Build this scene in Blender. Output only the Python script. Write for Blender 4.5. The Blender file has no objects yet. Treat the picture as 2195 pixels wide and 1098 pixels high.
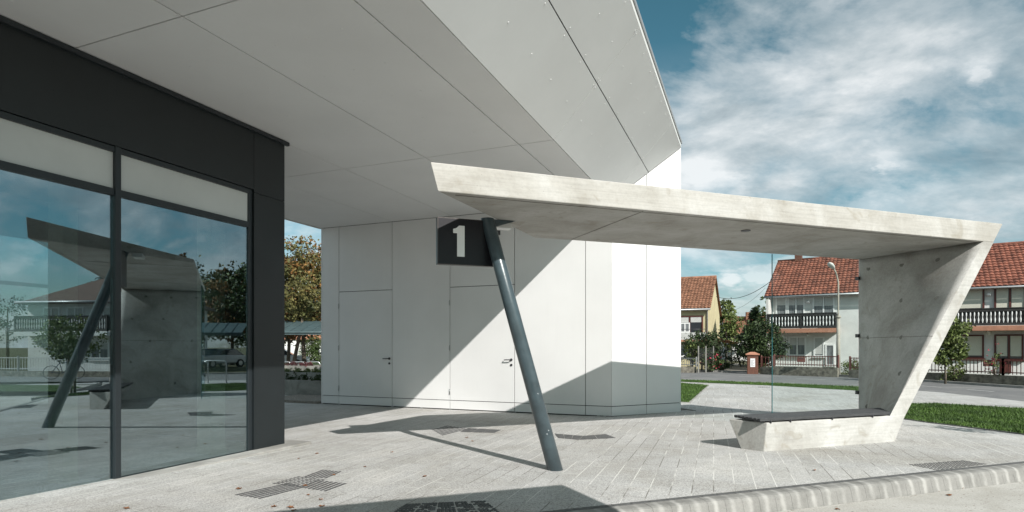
import bpy, bmesh, math, random
from mathutils import Vector, Matrix
random.seed(7)
R = math.radians
SC = bpy.context.scene
COL = SC.collection

# ------------------------------------------------------------------ camera, sky, sun
F, CX, HY, CZ = 1252.0, 1097.5, 742.0, 1.5          # focal (px), principal x, horizon y, eye height
cam = bpy.data.cameras.new('camera'); camo = bpy.data.objects.new('camera', cam); COL.objects.link(camo)
camo.location = (0, 0, CZ); camo.rotation_euler = (R(90), 0, 0)
cam.sensor_width = 36; cam.lens = 36*F/2195; cam.shift_y = (HY-549)/2195
cam.clip_start = .05; cam.clip_end = 2000
SC.camera = camo
HX, HYY = -.70, 1.235                                 # shadow offset per metre of height
SUN = Vector((-HX, -HYY, 1)).normalized()
EXPO = 0.40
SC.view_settings.view_transform = 'Standard'; SC.view_settings.look = 'None'
SC.view_settings.exposure = EXPO; SC.view_settings.gamma = 1
SC.cycles.max_bounces = 10; SC.cycles.diffuse_bounces = 5; SC.cycles.transparent_max_bounces = 16

W = bpy.data.worlds.new('World'); SC.world = W; W.use_nodes = True
nt = W.node_tree; N = nt.nodes; L = nt.links
for n in list(N): N.remove(n)
wo = N.new('ShaderNodeOutputWorld'); mixs = N.new('ShaderNodeMixShader')
b1 = N.new('ShaderNodeBackground'); b2 = N.new('ShaderNodeBackground')
sky = N.new('ShaderNodeTexSky'); sky.sky_type = 'NISHITA'; sky.sun_disc = False
sky.sun_elevation = math.asin(SUN.z); sky.sun_rotation = math.atan2(SUN.x, SUN.y)
sky.dust_density = 1.0; sky.ozone_density = 1.5
hs = N.new('ShaderNodeMixRGB'); hs.blend_type = 'MULTIPLY'; hs.inputs[0].default_value = 1
L.new(sky.outputs[0], hs.inputs[1]); L.new(hs.outputs[0], b1.inputs[0]); b1.inputs[1].default_value = .085
tc = N.new('ShaderNodeTexCoord'); sep = N.new('ShaderNodeSeparateXYZ'); L.new(tc.outputs['Generated'], sep.inputs[0])
SKX, SKY = 13.2, 3.3
def wmath(op, a, b=None, c=None, clamp=False):
    n = N.new('ShaderNodeMath'); n.operation = op; n.use_clamp = clamp
    for i, v in enumerate((a, b, c)):
        if v is None: continue
        if isinstance(v, (int, float)): n.inputs[i].default_value = v
        else: L.new(v, n.inputs[i])
    return n.outputs[0]
zz = wmath('ADD', wmath('MAXIMUM', sep.outputs[2], 0.0), .42)
cb = N.new('ShaderNodeCombineXYZ')
L.new(wmath('DIVIDE', sep.outputs[0], zz), cb.inputs[0]); L.new(wmath('DIVIDE', sep.outputs[1], zz), cb.inputs[1]); L.new(wmath('MULTIPLY', sep.outputs[2], 1.2), cb.inputs[2])
def wnoise(scale, detail, rough, off, dist=0.0):
    m = N.new('ShaderNodeMapping'); m.inputs['Location'].default_value = off
    m.inputs['Rotation'].default_value = (0, 0, R(25)); m.inputs['Scale'].default_value = (.85, 1.15, 1)
    L.new(cb.outputs[0], m.inputs[0])
    t = N.new('ShaderNodeTexNoise'); t.inputs['Scale'].default_value = scale; t.inputs['Detail'].default_value = detail
    t.inputs['Roughness'].default_value = rough; t.inputs['Distortion'].default_value = dist
    L.new(m.outputs[0], t.inputs[0]); return t.outputs[0]
def wramp(src, stops):
    r = N.new('ShaderNodeValToRGB'); L.new(src, r.inputs[0])
    while len(r.color_ramp.elements) < len(stops): r.color_ramp.elements.new(.5)
    for e, (p, c) in zip(r.color_ramp.elements, stops): e.position = p; e.color = c if isinstance(c, tuple) else (c, c, c, 1)
    return r.outputs[0]
def blob(px, py, r0, r1):                            # soft patch of sky round a compass direction
    d = Vector(((px-CX)/F, 1, (HY-py)/F)).normalized()
    n = N.new('ShaderNodeVectorMath'); n.operation = 'DISTANCE'; L.new(tc.outputs['Generated'], n.inputs[0]); n.inputs[1].default_value = d
    mr = N.new('ShaderNodeMapRange'); mr.interpolation_type = 'SMOOTHSTEP'; L.new(n.outputs['Value'], mr.inputs[0])
    mr.inputs[1].default_value = r0; mr.inputs[2].default_value = r1; mr.inputs[3].default_value = 1; mr.inputs[4].default_value = 0
    return mr.outputs[0]
nz1 = wnoise(2.3, 12, .60, (SKX, SKY, 0), .35)
bias = wmath('MULTIPLY', blob(1480, 10, .02, .26), -.11)
for px, py, r, w in ((1980, 330, .16, -.13), (1760, 60, .14, -.07), (2150, 250, .14, -.05), (1700, 230, .28, .07), (2000, 430, .20, .08), (1560, 620, .12, .05), (1550, 400, .16, .07)):
    bias = wmath('ADD', bias, wmath('MULTIPLY', blob(px, py, .0, r), w))
cover = wramp(wmath('ADD', nz1, bias), [(.40, .0), (.50, .55), (.62, .92)])
puff = wramp(wnoise(5.5, 10, .55, (5.0, 3.1, 2), .15), [(.50, 0.0), (.60, 1.0)])
low = wmath('MULTIPLY', wmath('SUBTRACT', .45, sep.outputs[2], clamp=True), 2.0)
pf = wmath('MULTIPLY', low, puff, clamp=True)
for px, py, r in ((1895, 352, .055), (1540, 400, .075), (2100, 155, .035), (1565, 600, .035)):
    pb = wmath('ADD', blob(px, py, 0, r), wmath('MULTIPLY', wmath('SUBTRACT', wnoise(9, 10, .62, (px*.1, py*.1, 0)), .5), 3.0))
    pf = wmath('MAXIMUM', pf, wmath('MULTIPLY', wramp(pb, [(.30, 0.0), (1.0, .85)]), blob(px, py, r*.7, r*1.5)))
cov = wmath('MAXIMUM', cover, wmath('MULTIPLY', pf, .9))
sh_ = wnoise(3.1, 10, .6, (7.3, 1.2, 0), .3)
ccol = wramp(wmath('ADD', sh_, wmath('MULTIPLY', pf, .13)), [(.34, (.28, .33, .36, 1)), (.46, (.46, .515, .54, 1)), (.63, (.84, .85, .85, 1))])
L.new(ccol, b2.inputs[0]); b2.inputs[1].default_value = .92
L.new(wmath('MULTIPLY', cov, .9), mixs.inputs[0]); L.new(b1.outputs[0], mixs.inputs[1]); L.new(wramp(sep.outputs[2], [(0.0, (.82, .95, .97, 1)), (.22, (.56, .94, .84, 1)), (.60, (.47, .90, .72, 1))]), hs.inputs[2]); L.new(b2.outputs[0], mixs.inputs[2])
L.new(mixs.outputs[0], wo.inputs[0])

sl = bpy.data.lights.new('sun', 'SUN'); sl.energy = 4.8; sl.angle = R(.5); sl.color = (1, .965, .92)
so = bpy.data.objects.new('sun', sl); COL.objects.link(so)
so.rotation_euler = (-SUN).to_track_quat('-Z', 'Y').to_euler()

# ------------------------------------------------------------------ frames
ux, uy = .3763, .9265                                # building axis u (along the glazed front), w to the right
KB = 1.10/1.06                                       # building frame scale against the first survey
BF = -6.81*KB                                        # glazed front plane
def ZK(z): return 1.5+(z-1.5)*KB
def ab(a, b, z=0.0): return Vector((a*ux+b*uy, a*uy-b*ux, z))
OX, OY, PX, PY = 3.552, 8.27, .9404, .3400           # shelter corner and its long axis p, q to the back
def sh(s, q, z=0.0): return Vector((OX+s*PX-q*PY, OY+s*PY+q*PX, z))
def g(x, y):
    t = (-.6*x+.8*y-5.0)/4.9; k = .08
    if t < k: t = 0 if t < -k else (t+k)**2/(4*k)
    elif t > 1-k: t = 1 if t > 1+k else 1-(1+k-t)**2/(4*k)
    t2 = max(0, min(1, max((.6*x+.8*y-12.5)/5, (x-13)/5)))
    return -.15*max(t, t2*t2*(3-2*t2))
def at(px, py, Y): return Vector(((px-CX)/F*Y, Y, CZ-(py-HY)/F*Y))
def gnd(px, py):
    z = 0.0
    for i in range(12):
        Y = (CZ-z)*F/(py-HY); x = (px-CX)/F*Y; z = g(x, Y)
    return Vector((x, Y, z))
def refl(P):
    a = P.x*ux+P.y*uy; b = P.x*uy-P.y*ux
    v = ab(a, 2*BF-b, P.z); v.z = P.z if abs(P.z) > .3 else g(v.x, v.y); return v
def facepx(px, b):                                   # a coordinate on plane b seen at pixel column px
    x = (px-CX)/F; Y = b/(uy*x-ux); return Y*(ux*x+uy)
def wallpx(px, a):                                   # b coordinate on plane a seen at pixel column px
    x = (px-CX)/F; Y = a/(ux*x+uy); return Y*(uy*x-ux)

# ------------------------------------------------------------------ materials
MATS = {}
def mat(name, col, rough=.6, metal=0.0, var=0.0, vscale=3.0, bump=0.0, bscale=40.0, spec=.5, stretch=(1, 1, 1), island=0.0, c2=None, coat=0.0):
    m = bpy.data.materials.new(name); m.use_nodes = True; t = m.node_tree; n = t.nodes; l = t.links
    p = n['Principled BSDF']; p.inputs['Base Color'].default_value = (*col, 1); p.inputs['Roughness'].default_value = rough
    p.inputs['Metallic'].default_value = metal; p.inputs['Specular IOR Level'].default_value = spec
    if coat: p.inputs['Coat Weight'].default_value = coat
    tcn = n.new('ShaderNodeTexCoord'); mp = n.new('ShaderNodeMapping'); mp.inputs['Scale'].default_value = stretch
    l.new(tcn.outputs['Object'], mp.inputs[0])
    src = None
    if var or c2 or island:
        no = n.new('ShaderNodeTexNoise'); no.inputs['Scale'].default_value = vscale; no.inputs['Detail'].default_value = 8
        no.inputs['Roughness'].default_value = .6; l.new(mp.outputs[0], no.inputs[0])
        r = n.new('ShaderNodeValToRGB'); l.new(no.outputs[0], r.inputs[0])
        a = tuple(max(0, c*(1-var)) for c in col); b = c2 or tuple(min(1, c*(1+var)) for c in col)
        r.color_ramp.elements[0].position = .35; r.color_ramp.elements[0].color = (*a, 1)
        r.color_ramp.elements[1].position = .65; r.color_ramp.elements[1].color = (*b, 1)
        src = r.outputs[0]
        if island:
            ge = n.new('ShaderNodeNewGeometry'); mr = n.new('ShaderNodeMapRange'); l.new(ge.outputs['Random Per Island'], mr.inputs[0])
            mr.inputs[3].default_value = 1-island; mr.inputs[4].default_value = 1+island
            mx = n.new('ShaderNodeVectorMath'); mx.operation = 'SCALE'; l.new(src, mx.inputs[0]); l.new(mr.outputs[0], mx.inputs['Scale']); src = mx.outputs[0]
        l.new(src, p.inputs['Base Color'])
    if bump:
        nb = n.new('ShaderNodeTexNoise'); nb.inputs['Scale'].default_value = bscale; nb.inputs['Detail'].default_value = 6
        l.new(mp.outputs[0], nb.inputs[0]); bu = n.new('ShaderNodeBump'); bu.inputs['Strength'].default_value = bump; bu.inputs['Distance'].default_value = .02
        l.new(nb.outputs[0], bu.inputs['Height']); l.new(bu.outputs[0], p.inputs['Normal'])
    MATS[name] = m; return m

class NB:                                            # tiny node helper
    def __init__(s, name):
        s.m = bpy.data.materials.new(name); s.m.use_nodes = True; s.t = s.m.node_tree; s.n = s.t.nodes; s.l = s.t.links
        s.p = s.n['Principled BSDF']; s.out = s.n['Material Output']; s.tc = s.n.new('ShaderNodeTexCoord'); MATS[name] = s.m
    def map(s, scale=(1, 1, 1), rot=(0, 0, 0), loc=(0, 0, 0), src=None):
        m = s.n.new('ShaderNodeMapping'); m.inputs['Scale'].default_value = scale; m.inputs['Rotation'].default_value = rot; m.inputs['Location'].default_value = loc
        s.l.new(src or s.tc.outputs['Object'], m.inputs[0]); return m.outputs[0]
    def noise(s, vec, scale, detail=6, rough=.6, dist=0):
        t = s.n.new('ShaderNodeTexNoise'); t.inputs['Scale'].default_value = scale; t.inputs['Detail'].default_value = detail
        t.inputs['Roughness'].default_value = rough; t.inputs['Distortion'].default_value = dist; s.l.new(vec, t.inputs[0]); return t.outputs[0]
    def ramp(s, src, stops):
        r = s.n.new('ShaderNodeValToRGB'); s.l.new(src, r.inputs[0])
        while len(r.color_ramp.elements) < len(stops): r.color_ramp.elements.new(.5)
        for e, (p, c) in zip(r.color_ramp.elements, stops): e.position = p; e.color = (*c, 1) if isinstance(c, tuple) else (c, c, c, 1)
        return r.outputs[0]
    def mix(s, f, a, b, mode='MIX'):
        m = s.n.new('ShaderNodeMixRGB'); m.blend_type = mode
        for i, v in enumerate((f, a, b)):
            if isinstance(v, (int, float)): m.inputs[i].default_value = v if i == 0 else (v, v, v, 1)
            elif isinstance(v, tuple): m.inputs[i].default_value = (*v, 1)
            else: s.l.new(v, m.inputs[i])
        return m.outputs[0]
    def math(s, op, a, b=None, clamp=False):
        n = s.n.new('ShaderNodeMath'); n.operation = op; n.use_clamp = clamp
        for i, v in enumerate((a, b)):
            if v is None: continue
            if isinstance(v, (int, float)): n.inputs[i].default_value = v
            else: s.l.new(v, n.inputs[i])
        return n.outputs[0]
    def bump(s, h, strength=.3, dist=.02, prev=None):
        b = s.n.new('ShaderNodeBump'); b.inputs['Strength'].default_value = strength; b.inputs['Distance'].default_value = dist
        s.l.new(h, b.inputs['Height']); 
        if prev: s.l.new(prev, b.inputs['Normal'])
        s.l.new(b.outputs[0], s.p.inputs['Normal']); return b.outputs[0]
    def base(s, c): s.l.new(c, s.p.inputs['Base Color'])

def concrete(name, lo, mid, hi, streak_rot=0.0, board=.5, pore=1.0):
    k = NB(name); k.p.inputs['Roughness'].default_value = .85; k.p.inputs['Specular IOR Level'].default_value = .3
    v = k.map(); big = k.noise(v, 1.3, 8, .62, .6); fine = k.noise(v, 22, 8, .7)
    st = k.noise(k.map((.8, 26, 20), (0, 0, 0)), 1.6, 10, .68, .3)
    c = k.ramp(big, [(.30, lo), (.50, mid), (.68, hi)])
    c = k.mix(min(1, .35*board*2+.1), c, k.ramp(st, [(.32, .62), (.55, 1.0)]), 'MULTIPLY')
    c = k.mix(.35, c, k.ramp(fine, [(.3, .72), (.6, 1.05)]), 'MULTIPLY')
    blot = k.noise(k.map(loc=(9, 2, 4)), 3.2, 5, .5, 1.2)
    c = k.mix(k.ramp(blot, [(.60, 0.0), (.70, .45*pore)]), c, tuple(x*.62*y for x, y in zip(mid, (1, .93, .8))))
    po = k.n.new('ShaderNodeTexVoronoi'); po.inputs['Scale'].default_value = 16; k.l.new(v, po.inputs[0])
    pores = k.ramp(po.outputs['Distance'], [(.04, 0.0), (.075, 1.0)])
    c = k.mix(.55, c, pores, 'MULTIPLY'); k.base(c)
    b = k.bump(fine, .25, .01); b = k.bump(st, .25, .012, b); k.bump(pores, .3, .004, b); return k.m
concrete('concrete', (.31, .295, .27), (.415, .405, .38), (.50, .492, .47))
concrete('concrete_boarded', (.34, .322, .288), (.425, .41, .38), (.49, .48, .455), board=.45, pore=1.0)
concrete('concrete_grey', (.14, .138, .125), (.22, .215, .195), (.30, .295, .265), board=.25)
concrete('kerb_concrete', (.20, .195, .18), (.285, .278, .26), (.36, .352, .33), board=.15)

def paving():
    k = NB('paving'); k.p.inputs['Roughness'].default_value = .88; k.p.inputs['Specular IOR Level'].default_value = .25
    ang = math.atan2(.9452, .3264)                   # joint direction
    v = k.map(rot=(0, 0, -ang)) ; 
    br = k.n.new('ShaderNodeTexBrick'); br.inputs['Scale'].default_value = 1
    br.inputs['Brick Width'].default_value = .84; br.inputs['Row Height'].default_value = .212; br.inputs['Mortar Size'].default_value = .006
    br.inputs['Mortar Smooth'].default_value = .3; br.offset = .37; br.inputs['Bias'].default_value = 0
    br.inputs['Color1'].default_value = (.88, .88, .87, 1); br.inputs['Color2'].default_value = (1.06, 1.06, 1.06, 1); br.inputs['Mortar'].default_value = (1, 1, 1, 1)
    k.l.new(v, br.inputs[0])
    o = k.map(); ag = k.noise(o, 62, 4, .8); ag2 = k.n.new('ShaderNodeTexVoronoi'); ag2.inputs['Scale'].default_value = 62; k.l.new(o, ag2.inputs[0])
    big = k.noise(o, .45, 8, .6, .8); med = k.noise(o, 2.2, 7, .62, .5)
    c = k.ramp(ag, [(.36, (.19, .187, .182)), (.48, (.37, .365, .355)), (.62, (.54, .535, .525))])
    c = k.mix(.5, c, k.ramp(ag2.outputs['Distance'], [(.12, .72), (.35, 1.08)]), 'MULTIPLY')
    c = k.mix(1, c, k.ramp(big, [(.32, (.86, .84, .80)), (.52, (1, 1, 1)), (.68, (1.12, 1.11, 1.09))]), 'MULTIPLY')
    c = k.mix(.55, c, k.ramp(med, [(.30, (.82, .80, .76)), (.5, (1, 1, 1)), (.7, (1.1, 1.1, 1.1))]), 'MULTIPLY')
    c = k.mix(.6, c, br.outputs['Color'], 'MULTIPLY')
    # joints: filled with pale sand in places, dark in others
    jt = k.ramp(k.noise(o, .8, 4), [(.42, (.16, .15, .135)), (.54, (.62, .61, .58))])
    jm = k.math('MULTIPLY', br.outputs['Fac'], .95)
    c = k.mix(jm, c, jt); k.base(c)
    b = k.bump(ag, .35, .006); k.bump(br.outputs['Fac'], -.6, .006, b); return k.m
paving()
def kerb_stained():
    k = NB('kerb_stained'); k.p.inputs['Roughness'].default_value = .88; k.p.inputs['Specular IOR Level'].default_value = .3; o = k.map()
    c = k.ramp(k.noise(o, 3, 8, .65, .5), [(.3, (.17, .167, .155)), (.5, (.225, .22, .207)), (.7, (.27, .264, .248))])
    c = k.mix(.4, c, k.ramp(k.noise(o, 70, 4, .7), [(.35, .7), (.6, 1.08)]), 'MULTIPLY')
    r = k.map(rot=(0, 0, -math.atan2(PY, PX))); sx = k.n.new('ShaderNodeSeparateXYZ'); k.l.new(r, sx.inputs[0])
    w = k.math('ADD', sx.outputs[0], k.math('MULTIPLY', k.math('SUBTRACT', k.noise(o, 9, 6, .7), .5), .075))
    t = k.math('FRACT', k.math('DIVIDE', k.math('ADD', w, 28.5+.205*.5), .205))
    d = k.math('ABSOLUTE', k.math('SUBTRACT', t, .5))
    amt = k.ramp(k.noise(o, 2.3, 4, .6), [(.38, .15), (.6, .75)])
    f = k.math('MULTIPLY', k.ramp(d, [(.04, 1.0), (.20, 0.0)]), amt)
    c = k.mix(f, c, (.40, .392, .37)); k.base(c); k.bump(k.noise(o, 70, 4, .7), .3, .006)
def lane():
    k = NB('lane_concrete'); k.p.inputs['Roughness'].default_value = .9; o = k.map()
    c = k.ramp(k.noise(o, 60, 4, .7), [(.3, (.30, .29, .27)), (.6, (.46, .45, .425))])
    c = k.mix(.7, c, k.ramp(k.noise(o, 1.6, 7, .6, .6), [(.3, (.80, .77, .72)), (.6, (1.08, 1.07, 1.05))]), 'MULTIPLY')
    grit = k.ramp(k.noise(o, 28, 2, .5), [(.66, 0.0), (.70, 1.0)])
    c = k.mix(grit, c, (.22, .19, .16)); k.base(c); k.bump(k.noise(o, 60, 4, .7), .3, .008)
lane(); kerb_stained()
def asphalt():
    k = NB('asphalt'); k.p.inputs['Roughness'].default_value = .85; o = k.map()
    c = k.ramp(k.noise(o, 40, 4, .7), [(.3, (.10, .10, .10)), (.65, (.20, .20, .20))])
    c = k.mix(.8, c, k.ramp(k.noise(o, .5, 8, .65, .9), [(.35, (.72, .73, .75)), (.62, (1.25, 1.22, 1.18))]), 'MULTIPLY')
    k.base(c); k.bump(k.noise(o, 60, 3), .3, .01)
asphalt()
def grassm(name, a, b, d):
    k = NB(name); k.p.inputs['Roughness'].default_value = .8; k.p.inputs['Specular IOR Level'].default_value = .2; o = k.map()
    c = k.ramp(k.noise(o, 2.5, 9, .7), [(.3, a), (.5, b), (.7, d)]); c = k.mix(.6, c, k.ramp(k.noise(o, 45, 4, .7), [(.3, .45), (.7, 1.25)]), 'MULTIPLY')
    k.base(c); k.bump(k.noise(o, 70, 4, .7), .8, .04)
grassm('lawn', (.030, .062, .012), (.052, .098, .020), (.075, .125, .030))
grassm('rough_grass', (.055, .072, .028), (.115, .115, .062), (.21, .19, .14))
def panel_white():
    k = NB('white_panel'); k.p.inputs['Roughness'].default_value = .42; k.p.inputs['Specular IOR Level'].default_value = .45; o = k.map()
    c = k.ramp(k.noise(o, .9, 5, .5), [(.3, (.655, .654, .648)), (.7, (.705, .705, .70))])
    ge = k.n.new('ShaderNodeNewGeometry'); c = k.mix(1, c, k.ramp(ge.outputs['Random Per Island'], [(0, .955), (1, 1.0)]), 'MULTIPLY')
    c = k.mix(.10, c, k.ramp(k.noise(k.map((9, 9, .35)), 2.2, 6, .6, .3), [(.50, 1.0), (.66, .93)]), 'MULTIPLY')
    c = k.mix(.08, c, k.ramp(k.noise(k.map((6, 6, .5)), 3, 4, .6), [(.35, .93), (.6, 1.0)]), 'MULTIPLY'); k.base(c); k.bump(k.noise(o, 160, 3), .05, .002)
panel_white()
mat('dark_cladding', (.009, .0125, .014), .5, var=.12, vscale=1.4, bump=.03, bscale=200)
mat('frame_dark', (.014, .019, .022), .42)
mat('dark_gap', (.012, .012, .012), .9)
mat('steel_paint', (.050, .072, .082), .30, var=.22, vscale=5, bump=.05, bscale=30, coat=.3)
mat('bolt_grey', (.12, .14, .15), .4)
mat('steel_galv', (.42, .43, .43), .35, metal=.9, var=.1)
mat('steel_dark', (.05, .05, .055), .4, metal=.4)
mat('flash_white', (.62, .62, .60), .4)
mat('slat_wood', (.045, .046, .048), .55, var=.35, vscale=9, bump=.2, bscale=60, stretch=(1, 9, 9))
mat('sign_black', (.009, .009, .012), .45, spec=.3)
mat('sign_white', (.78, .78, .76), .4)
mat('sign_edge', (.05, .042, .038), .4)
mat('tactile_dark', (.085, .085, .085), .8, var=.35, vscale=16, bump=.4, bscale=80)
mat('band_dark', (.10, .10, .098), .9, var=.3, vscale=25, bump=.4, bscale=80)
mat('frosted', (.50, .515, .50), .25, var=.06, vscale=.8)
mat('cream', (.74, .72, .58), .6, var=.05)
mat('floor_tile', (.62, .61, .55), .35, var=.06, vscale=2)
mat('room_wall', (.16, .165, .16), .8)
mat('gravel', (.20, .18, .155), .95, var=.5, vscale=30, bump=.8, bscale=45)
mat('leaf_litter', (.20, .085, .035), .8, var=.5, vscale=30)
mat('render_white', (.66, .66, .64), .9, var=.07, vscale=1.5, bump=.15, bscale=50)
mat('render_grey', (.50, .50, .48), .9, var=.08, vscale=1.5, bump=.15, bscale=50)
mat('render_yellow', (.50, .44, .27), .9, var=.08, vscale=1.2, bump=.15, bscale=50)
mat('roof_red', (.17, .056, .034), .85, var=.35, vscale=2.2, island=0, c2=(.31, .112, .07), bump=.3, bscale=12)
mat('roof_orange', (.19, .085, .045), .85, var=.3, vscale=3, c2=(.31, .15, .09), bump=.3, bscale=12)
mat('roof_brown', (.10, .065, .05), .8, var=.2, vscale=3)
mat('pvc_white', (.74, .74, .73), .35)
mat('blind', (.52, .52, .50), .6, var=.04)
mat('blind_cream', (.60, .59, .50), .6, var=.04)
mat('win_curtain', (.17, .18, .185), .25, var=.35, vscale=3, stretch=(6, 6, .6))
mat('win_dark', (.035, .04, .045), .08, spec=.8)
mat('red_wood', (.085, .018, .013), .5, var=.2)
mat('balcony_wood', (.022, .021, .02), .6, var=.3)
mat('balcony_slab', (.38, .18, .115), .8, var=.15)
mat('fence_red', (.13, .045, .035), .6)
mat('fence_white', (.60, .60, .58), .6)
mat('stone_wall', (.17, .155, .125), .9, var=.5, vscale=5, bump=.8, bscale=9)
mat('brick_brown', (.13, .055, .035), .8, var=.25, vscale=12, bump=.3)
mat('bark', (.10, .082, .06), .9, var=.35, vscale=8, bump=.6, bscale=20)
mat('zinc', (.40, .41, .42), .45, metal=.6)
mat('canopy_metal', (.055, .085, .09), .5, metal=0, var=.2)
mat('pole_concrete', (.36, .33, .28), .85, var=.15)
mat('cable', (.02, .02, .02), .7)
mat('tyre', (.015, .015, .015), .8)
mat('rim', (.5, .5, .5), .3, metal=.8)
mat('car_black', (.018, .02, .022), .25, coat=.8)
mat('car_blue', (.03, .06, .12), .25, coat=.8)
mat('car_silver', (.45, .46, .47), .3, metal=.4, coat=.5)
mat('car_glass', (.02, .025, .03), .05, spec=.9)
mat('lamp_head', (.55, .55, .52), .5)
mat('paper', (.8, .8, .8), .6)
mat('soil', (.05, .038, .028), .95, var=.4, vscale=12, bump=.6)
mat('line_paint', (.42, .42, .40), .7, var=.15, vscale=12)
mat('flower', (.42, .04, .07), .6)
mat('orange_paint', (.62, .16, .04), .5)
def leafmat(name, a, b, isl=.45, trans=.25):
    m = mat(name, a, .6, var=.25, vscale=1.1, island=isl, c2=b, spec=.3)
    p = m.node_tree.nodes['Principled BSDF']
    return m
leafmat('leaf_dark', (.020, .038, .014), (.045, .070, .022))
leafmat('leaf_mid', (.038, .068, .018), (.080, .115, .035))
leafmat('leaf_light', (.085, .120, .030), (.150, .185, .060))
leafmat('leaf_autumn', (.050, .068, .022), (.150, .125, .042))
leafmat('leaf_rust', (.19, .085, .028), (.26, .15, .05))
leafmat('leaf_purple', (.060, .018, .022), (.13, .045, .045))
leafmat('leaf_conifer', (.015, .035, .016), (.030, .055, .022))
leafmat('grass_blade', (.040, .085, .014), (.085, .150, .030))
def glassm(name, refl_f, tint, rough=0.0):
    k = NB(name); k.n.remove(k.p)
    tr = k.n.new('ShaderNodeBsdfTransparent'); tr.inputs[0].default_value = (*tint, 1)
    gl = k.n.new('ShaderNodeBsdfGlossy'); gl.inputs[0].default_value = (.80, .94, 1, 1); gl.inputs['Roughness'].default_value = rough
    lw = k.n.new('ShaderNodeLayerWeight'); lw.inputs[0].default_value = .5
    f = k.math('ADD', k.math('MULTIPLY', k.math('POWER', lw.outputs['Facing'], 4.0), 1-refl_f), refl_f, True)
    mx = k.n.new('ShaderNodeMixShader'); k.l.new(f, mx.inputs[0]); k.l.new(tr.outputs[0], mx.inputs[1]); k.l.new(gl.outputs[0], mx.inputs[2])
    k.l.new(mx.outputs[0], k.out.inputs[0]); return k.m
glassm('facade_glass', .32, (.46, .53, .53))
glassm('screen_glass', .015, (.96, .99, .985))
k = NB('screen_edge'); k.p.inputs['Base Color'].default_value = (.03, .13, .14, 1); k.p.inputs['Roughness'].default_value = .15

# ------------------------------------------------------------------ mesh helpers
def obj(name, bm, m, parent=None, smooth=False, bevel=0.0):
    bmesh.ops.recalc_face_normals(bm, faces=bm.faces)
    me = bpy.data.meshes.new(name); bm.to_mesh(me); bm.free()
    for x in (m if isinstance(m, (list, tuple)) else [m]): me.materials.append(MATS[x])
    if smooth:
        for p in me.polygons: p.use_smooth = True
    o = bpy.data.objects.new(name, me); COL.objects.link(o)
    if parent: o.parent = parent
    if bevel:
        b = o.modifiers.new('bevel', 'BEVEL'); b.width = bevel; b.segments = 2; b.limit_method = 'ANGLE'
    return o
def raw(name, vs, fs, m, parent=None, smooth=False):
    me = bpy.data.meshes.new(name); me.from_pydata(vs, [], fs); me.update()
    for x in (m if isinstance(m, (list, tuple)) else [m]): me.materials.append(MATS[x])
    if smooth:
        for p in me.polygons: p.use_smooth = True
    o = bpy.data.objects.new(name, me); COL.objects.link(o)
    if parent: o.parent = parent
    return o
def tag(o, label=None, cat=None, group=None, kind=None):
    if label: o['label'] = label
    if cat: o['category'] = cat
    if group: o['group'] = group
    if kind: o['kind'] = kind
    return o
def thing(name, label, cat, loc=(0, 0, 0), rz=0.0, group=None):
    o = bpy.data.objects.new(name, None); o.empty_display_size = .2; COL.objects.link(o); o.location = loc; o.rotation_euler = (0, 0, rz)
    return tag(o, label, cat, group)
def copytree(o, parent=None):
    c = o.copy(); COL.objects.link(c); c.parent = parent
    for ch in list(o.children): copytree(ch, c)
    return c
def box(bm, x0, x1, y0, y1, z0, z1, T=None, mi=0):
    T = T or (lambda x, y, z: Vector((x, y, z)))
    v = [bm.verts.new(T(x, y, z)) for z in (z0, z1) for y in (y0, y1) for x in (x0, x1)]
    for f in ((0, 2, 3, 1), (4, 5, 7, 6), (0, 1, 5, 4), (2, 6, 7, 3), (0, 4, 6, 2), (1, 3, 7, 5)):
        fc = bm.faces.new([v[i] for i in f]); fc.material_index = mi
def prism(bm, bottom, top, mi=0):
    a = [bm.verts.new(p) for p in bottom]; b = [bm.verts.new(p) for p in top]; n = len(a)
    fs = [bm.faces.new(a[::-1]), bm.faces.new(b)]
    for i in range(n): fs.append(bm.faces.new((a[i], a[(i+1) % n], b[(i+1) % n], b[i])))
    for f in fs: f.material_index = mi
def frame_axes(d):
    d = Vector(d).normalized(); u = Vector((0, 0, 1)) if abs(d.z) < .95 else Vector((1, 0, 0))
    a = d.cross(u).normalized(); return a, d.cross(a).normalized()
def tube(bm, pts, r, seg=10, caps=True, mi=0):
    pts = [Vector(p) for p in pts]; rs = r if isinstance(r, (list, tuple)) else [r]*len(pts); rings = []
    a = None
    for i, p in enumerate(pts):
        d = (pts[min(i+1, len(pts)-1)]-pts[max(i-1, 0)]).normalized()
        if a is None: a, b = frame_axes(d)
        else:
            a = (a-d*a.dot(d)).normalized(); b = d.cross(a).normalized()
        rings.append([bm.verts.new(p+(a*math.cos(t)+b*math.sin(t))*rs[i]) for t in [2*math.pi*k/seg for k in range(seg)]])
    for A, B in zip(rings, rings[1:]):
        for k in range(seg): f = bm.faces.new((A[k], A[(k+1) % seg], B[(k+1) % seg], B[k])); f.smooth = True; f.material_index = mi
    if caps: bm.faces.new(rings[0][::-1]).material_index = mi; bm.faces.new(rings[-1]).material_index = mi
def lathe(bm, prof, c, seg=10):                       # prof: (r,z)
    rings = [[bm.verts.new((c[0]+r*math.cos(t), c[1]+r*math.sin(t), c[2]+z)) for t in [2*math.pi*k/seg for k in range(seg)]] for r, z in prof]
    for A, B in zip(rings, rings[1:]):
        for k in range(seg): f = bm.faces.new((A[k], A[(k+1) % seg], B[(k+1) % seg], B[k])); f.smooth = True
    bm.faces.new(rings[0][::-1]); bm.faces.new(rings[-1])
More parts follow.
